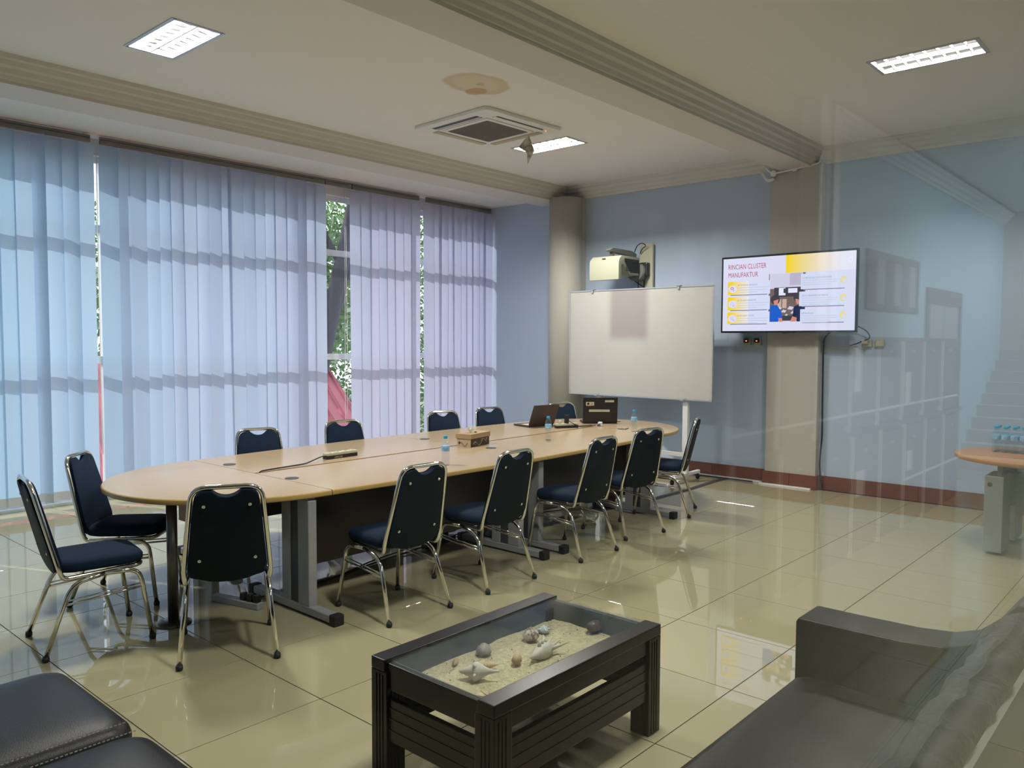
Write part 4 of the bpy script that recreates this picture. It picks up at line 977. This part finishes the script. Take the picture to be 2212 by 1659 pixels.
MB().tube(fillet([(8.85, 3.20, 1.80), (8.95, 3.33, 1.70), (8.955, 3.335, 1.5), (8.955, 3.33, 1.0), (8.955, 3.325, .6), (8.95, 3.345, .30), (8.945, 3.33, .12), (8.94, 3.30, .03)], .06), .008, 6).build('power_cable', M_blackp, None, label='long black cable running down beside the television pillar', cat='cable')
struct(MB().box(XW - .012, XW, 3.0, 3.33, 1.585, 1.605), 'trim_13', M_cream)

# ------------------------------------------------------------------ COFFEE TABLE
cx0, cx1, cy0, cy1, cz = 1.860, 2.895, 1.733, 2.372, .46
cf = thing('coffee_table', 'dark wood glass-topped display coffee table filled with sand', 'table', ((cx0 + cx1) / 2, (cy0 + cy1) / 2, 0))
ox, oy = (cx0 + cx1) / 2, (cy0 + cy1) / 2
def cb(x0, x1, y0, y1, z0, z1, name, m=M_dwood, bv=.004, par=cf, **k):
    b = MB().box(x0 - ox, x1 - ox, y0 - oy, y1 - oy, z0, z1)
    if bv: b.bevel(bv, 2)
    return b.build(name, m, par, **k)
cb(cx0, cx1, cy1 - .078, cy1, cz - .045, cz, 'top_rail'); cb(cx0, cx1, cy0, cy0 + .078, cz - .045, cz, 'top_rail')
for (x, y) in ((cx0, cy0), (cx1 - .09, cy0), (cx0, cy1 - .09), (cx1 - .09, cy1 - .09)):
    lg = cb(x, x + .09, y, y + .09, 0, cz - .046, 'leg')
    for k in range(3):
        a = .022 + k * .018
        for (u0, u1, v0, v1) in ((x + a, x + a + .006, y - .003, y + .001), (x - .003, x + .001, y + a, y + a + .006)): cb(u0, u1, v0, v1, .01, cz - .06, 'groove_bead', bv=0, par=lg)
for (y0, y1) in ((cy0 + .012, cy0 + .034), (cy1 - .034, cy1 - .012)):
    cb(cx0 + .085, cx1 - .085, y0, y1, .348, cz - .044, 'apron'); sp = cb(cx0 + .085, cx1 - .085, y0, y1, .15, .315, 'side_board')
    for zz in (.19, .235, .275): cb(cx0 + .09, cx1 - .09, y0 - .003, y1 + .003, zz, zz + .007, 'groove_bead', bv=0, par=sp)
for (x0, x1) in ((cx0 + .012, cx0 + .034), (cx1 - .034, cx1 - .012)):
    cb(x0, x1, cy0 + .085, cy1 - .085, .348, cz - .012, 'apron'); sp = cb(x0, x1, cy0 + .085, cy1 - .085, .15, .315, 'side_board')
    for zz in (.19, .235, .275): cb(x0 - .003, x1 + .003, cy0 + .09, cy1 - .09, zz, zz + .007, 'groove_bead', bv=0, par=sp)
b = MB(); X0c, X1c, Y0c, Y1c = cx0 + .034 - ox, cx1 - .034 - ox, cy0 + .076 - oy, cy1 - .076 - oy
b.box(X0c, X1c, Y1c - .006, Y1c, .352, cz - .012).box(X0c, X1c, Y0c, Y0c + .006, .352, cz - .012).box(X0c, X0c + .006, Y0c, Y1c, .352, cz - .012).box(X1c - .006, X1c, Y0c, Y1c, .352, cz - .012).box(X0c, X1c, Y0c, Y1c, .346, .354)
b.build('display_well', M_well, cf)
b = MB(); nxs, nys = 70, 34; gsv = []
rs = random.Random(4)
from mathutils import noise as mnoise
for j in range(nys + 1):
    row = []
    for i in range(nxs + 1):
        x = X0c + .007 + (X1c - X0c - .014) * i / nxs; y = Y0c + .007 + (Y1c - Y0c - .014) * j / nys
        z = .362 + .010 * mnoise.noise(Vector((x * 4, y * 4, 0))) + .004 * mnoise.noise(Vector((x * 14, y * 14, 3))) + .0015 * rs.random()
        row.append(b.bm.verts.new((x, y, z)))
    gsv.append(row)
for j in range(nys):
    for i in range(nxs): b.bm.faces.new((gsv[j][i], gsv[j][i + 1], gsv[j + 1][i + 1], gsv[j + 1][i])).smooth = True
sd_o = b.build('sand', M_sand, cf, kind='stuff')
MB().box(cx0 + .008 - ox, cx1 - .004 - ox, cy0 + .080 - oy, cy1 - .080 - oy, cz - .010, cz - .003).build('glass_top', M_glass, cf)
b = MB()
for k in range(160):
    x = rs.uniform(X0c + .03, X1c - .03) + ox; y = rs.uniform(Y0c + .03, Y1c - .03) + oy; s = rs.uniform(.0015, .004)
    b.sphere((x, y, .368), s, s, s * .6, 5, 3, mi=rs.choice((0, 1)))
b.build('shell_grit', [M_shw, M_ink], None, label='tiny shell fragments scattered over the sand in the table', cat='shell grit', kind='stuff')
def shell(name, label, x, y, rot, bld, m, z=.366):
    b = MB(); bld(b); o = b.build(name, m, None, label=label, cat='shell', group='shells on the sand'); o.location = (x, y, z); o.rotation_euler = (0, 0, rot); return o
def spiral(b, L, R, n=7, squash=.85):
    prof = []
    for k in range(n * 4 + 1):
        t = k / (n * 4); r = R * (math.sin(PI * min(1, t * 1.15) ** .8) if t < .55 else 1 * (1 - t) / .45 * .95)
        r *= 1 + .10 * math.sin(k * PI / 2); prof.append((max(r, .0008), -L / 2 + L * t))
    b.lathe(prof, (0, 0, R * squash), 14, axis='x')
def conch(b):
    b.lathe([(.003, -.09), (.007, -.065), (.013, -.045), (.024, -.025), (.034, -.008), (.037, .004), (.033, .012), (.022, .018), (.024, .024), (.016, .032), (.017, .038), (.010, .046), (.011, .050), (.003, .064)], (0, 0, .032), 16, axis='x')
    for a in range(7):
        t = a * 2 * PI / 7; b.tube([(.003, .030 * math.cos(t), .032 + .030 * math.sin(t)), (.008, .048 * math.cos(t), .032 + .048 * max(-.6, math.sin(t)))], [.009, .0015], 6)
def lambis(b):
    b.lathe([(.002, -.09), (.012, -.06), (.030, -.02), (.035, .01), (.028, .04), (.014, .06), (.003, .075)], (0, 0, .026), 14, axis='x')
    for y in (-.036, -.013, .010, .032): b.tube([(.02, y * .5, .03), (.06, y, .036), (.098, y * 1.9, .050)], [.012, .007, .0025], 7)
    for x in (-.02, .0, .02): b.lathe([(.010, 0), (.001, .022)], (x, 0, .052), 7)
def turban(b):
    b.lathe([(.004, .046), (.012, .042), (.018, .034), (.026, .030), (.030, .020), (.034, .012), (.028, .003), (.01, 0)][::-1], (0, 0, 0), 12); b.sphere((.022, 0, .016), .022, .024, .018)
def cowrie(b): b.sphere((0, 0, .024), .045, .032, .026, 16, 10)
def small_star(b):
    b.lathe([(.026, 0), (.022, .010), (.012, .020), (.002, .028)], (0, 0, 0), 10)
    for a in (0, 1.3, 2.5, 3.9, 5.0): b.tube([(.01 * math.cos(a), .01 * math.sin(a), .012), (.038 * math.cos(a), .038 * math.sin(a), .012)], [.008, .001], 6)
def auger(b): spiral(b, .08, .011, 8)
def flat(b): b.sphere((0, 0, .004), .035, .025, .008, 14, 6)
shell('conch_shell', 'white spiny conch shell at the left front of the sand', 2.125, 2.075, 2.3, conch, M_shw)
shell('turban_shell', 'grey rough turban shell left of centre on the sand', 2.325, 2.225, .4, turban, M_shg)
shell('mottled_shell', 'brown and white mottled shell in the middle of the sand', 2.565, 2.175, 1.2, lambda b: (b.lathe([(.006, .0), (.026, .006), (.037, .022), (.034, .036), (.022, .048), (.010, .056), (.002, .062)], (0, 0, 0), 14), b.sphere((.018, -.01, .02), .026, .026, .02)), M_shm)
shell('star_shell', 'small pale blue-white shell right of the mottled shell', 2.69, 2.205, .2, small_star, M_shb)
shell('cowrie_shell', 'glossy dark cowrie shell at the right end of the sand', 2.845, 2.04, -.3, cowrie, M_shc)
shell('spider_conch_shell', 'large cream spider conch with long spines on the sand', 2.46, 2.025, .1, lambis, M_shw)
shell('broken_shell', 'small tan shell touching the tip of the spider conch', 2.345, 2.06, .4, lambda b: (b.lathe([(.004, -.03), (.018, -.02), (.020, .005), (.010, .018), (.004, .03)], (0, 0, .018), 9, axis='x'),), M_sht)
shell('auger_shell', 'slim tan auger shell behind the white conch', 2.18, 2.24, .6, auger, M_sht)
shell('auger_shell', 'slim tan auger shell right of the white conch', 2.235, 2.11, -.5, auger, M_sht)
shell('flat_shell', 'flat white shell at the left edge of the sand', 1.965, 2.10, .3, flat, M_shw)
shell('twig_coral', 'tan twiggy coral in the front left corner of the sand', 2.045, 1.925, 0, lambda b: [b.tube([(.0, 0, .004), (.05 * math.cos(a), .05 * math.sin(a), .012)], [.004, .002], 5) for a in (.1, .8, 1.5, 2.4, 3.3, 4.4, 5.4)], M_sht)
shell('bivalve_shell', 'small grey bivalve at the right front edge of the sand', 2.74, 1.90, .2, lambda b: b.sphere((0, 0, .004), .02, .012, .006, 10, 5), M_shg)

# ------------------------------------------------------------------ SOFAS
def cushion(x0, x1, y0, y1, z0, z1, r, rnd, name, m, par, lumps=0, seed=0):
    ol = rrect(x0, x1, y0, y1, r, 6)
    # densify straight runs
    d = []
    for i in range(len(ol)):
        a, c = ol[i], ol[(i + 1) % len(ol)]; L = math.hypot(c[0] - a[0], c[1] - a[1]); k = max(1, int(L / .06))
        d += [(a[0] + (c[0] - a[0]) * q / k, a[1] + (c[1] - a[1]) * q / k) for q in range(k)]
    b = MB(); cxm, cym = (x0 + x1) / 2, (y0 + y1) / 2
    lv = [(z0, rnd), (z0 + rnd * .5, rnd * .15), (z0 + rnd, 0), (z1 - rnd, 0), (z1 - rnd * .55, rnd * .13), (z1 - rnd * .2, rnd * .45), (z1, rnd * 1.1), (z1 + .006, rnd * 2.2), (z1 + .010, rnd * 3.6)]
    R = []
    hx, hy = (x1 - x0) / 2, (y1 - y0) / 2
    for z, ins in lv:
        kx, ky = max(.02, (hx - ins) / hx), max(.02, (hy - ins) / hy)
        R.append([b.bm.verts.new((cxm + (x - cxm) * kx, cym + (y - cym) * ky, z)) for x, y in d])
    n = len(d)
    for A, B in zip(R, R[1:]):
        for k in range(n): b.bm.faces.new((A[k], A[(k + 1) % n], B[(k + 1) % n], B[k]))
    b.bm.faces.new(R[0][::-1]); b.bm.faces.new(R[-1])
    if lumps:
        for v in b.bm.verts: v.co += v.normal * 0 + Vector((0, mnoise.noise(v.co * 9 + Vector((seed, 0, 0))) * lumps, mnoise.noise(v.co * 11 + Vector((0, seed, 0))) * lumps))
    return b.build(name, m, par, smooth=True)
sf = thing('sofa', 'black leather sofa with its back to the glass, at the right', 'sofa', (1.95, .78, 0))
def L_(x, y): return (x - 1.95, y - .78)
sx, sy = 1.95, .78
cushion(.95 - sx, 1.95 - sx, .50 - sy, 1.17 - sy, .24, .405, .05, .045, 'seat_cushion', M_leath, sf)
cushion(1.955 - sx, 2.955 - sx, .50 - sy, 1.17 - sy, .24, .405, .05, .045, 'seat_cushion', M_leath, sf)
b = MB().box(.9 - sx, 3.0 - sx, .37 - sy, 1.13 - sy, .06, .25); b.bevel(.02, 2); b.build('base', M_leath, sf)
# arm: top edge sweeps up into the back
def arm(x0, x1):
    b = MB(); prof_ = [(1.185 - sy, .05), (1.185 - sy, .585), (1.175 - sy, .60), (1.0 - sy, .60), (.80 - sy, .603), (.68 - sy, .615), (.60 - sy, .645), (.54 - sy, .70), (.49 - sy, .775), (.46 - sy, .81), (.36 - sy, .81), (.36 - sy, .05)]
    b.prism(prof_, x0 - sx, x1 - sx, 'x'); b.bevel(.022, 3, 20); o = b.build('armrest', M_leath, sf); shade_auto(o, 40)
    b = MB().tube([(x0 + .012 - sx, y, z - .006) for (y, z) in prof_[3:9]], .0025, 5); b.build('piping', M_leaths, o)
arm(2.965, 3.165); arm(.72, .92)
bk = cushion(.94 - sx, 2.96 - sx, .375 - sy, .50 - sy, .30, .80, .05, .035, 'backrest', M_leaths, sf, lumps=.018, seed=3)
MB().box(.80 - sx, 3.10 - sx, .358 - sy, .374 - sy, .06, .765).build('back_lining', M_lining, sf, label='pale grey rear lining')
for x in (1.0, 3.05):
    for y in (.42, 1.1): MB().box(x - .03 - sx, x + .03 - sx, y - .03 - sy, y + .03 - sy, 0, .06).build('foot', M_rub, sf)
sf2 = thing('bench_seat', 'black leather two-cushion bench seat in the lower left corner', 'sofa', (.75, 2.45, 0))
for y0, y1 in ((2.625, 3.345), (1.88, 2.605)):
    o = cushion(.38 - .75, 1.105 - .75, y0 - 2.45, y1 - 2.45, .22, .392, .09, .055, 'seat_cushion', M_leath, sf2)
    ys_ = (y0 + .03) if y0 > 2.5 else (y1 - .03)
    b = MB()
    for k in range(46):
        xx = .45 - .75 + k * .0135; b.box(xx, xx + .008, ys_ - 2.45 - .001, ys_ - 2.45 + .001, .3905, .3935)
    b.build('stitching', M_thread, o)
b = MB().box(.40 - .75, 1.08 - .75, 1.90 - 2.45, 3.32 - 2.45, .05, .23); b.bevel(.015, 2); b.build('base', M_leath, sf2)
for x in (.45, 1.02):
    for y in (1.98, 3.25): MB().box(x - .03 - .75, x + .03 - .75, y - .03 - 2.45, y + .03 - 2.45, 0, .05).build('foot', M_rub, sf2)

# ------------------------------------------------------------------ ROUND TABLE AT THE RIGHT
rt = thing('round_table', 'round orange-beech table on grey steel legs at the right edge', 'table', (7.52, 1.06, 0))
b = MB().prism([(.6 * math.cos(2 * PI * k / 64), .6 * math.sin(2 * PI * k / 64)) for k in range(64)], .718, .75); b.bevel(.008, 2); shade_auto(b.build('tabletop', M_lamr, rt), 40)
for s in (-1, 1):
    cx_ = s * .28
    po = MB().box(-.43 if s < 0 else .12, -.12 if s < 0 else .43, .17, .30, .02, .62).bevel(.008, 2).build('leg', M_lgrey, rt)
    MB().cyl(((-.432 if s < 0 else .424), .262, .55), .018, .008, 14, axis='x').build('cap', M_dgrey, po)
    MB().box(-.40 if s < 0 else .2, -.36 if s < 0 else .24, .19, .22, .62, .718).box(-.22 if s < 0 else .36, -.18 if s < 0 else .40, .19, .22, .62, .718).build('riser', M_lgrey, po)
    po2 = MB().box(-.43 if s < 0 else .12, -.12 if s < 0 else .43, -.30, -.17, .02, .62).bevel(.008, 2).build('leg', M_lgrey, rt)
    MB().box(-.40 if s < 0 else .2, -.36 if s < 0 else .24, -.22, -.19, .62, .718).build('riser', M_lgrey, po2)
MB().box(-.12, .12, -.25, .25, .35, .60).build('centre_panel', M_pole, rt)
GR = 'blue-capped water bottles packed on the round table'
k = 0
for i in range(3):
    for j in range(5):
        bottle(7.60 + i * .066, 1.385 - j * .066, .75, 'water bottle in the ' + ('front', 'middle', 'rear')[i] + ' row on the round table, ' + ('leftmost', 'second from left', 'third from left', 'fourth from left', 'rightmost')[j], GR, B0)
print('objects', len(bpy.data.objects))
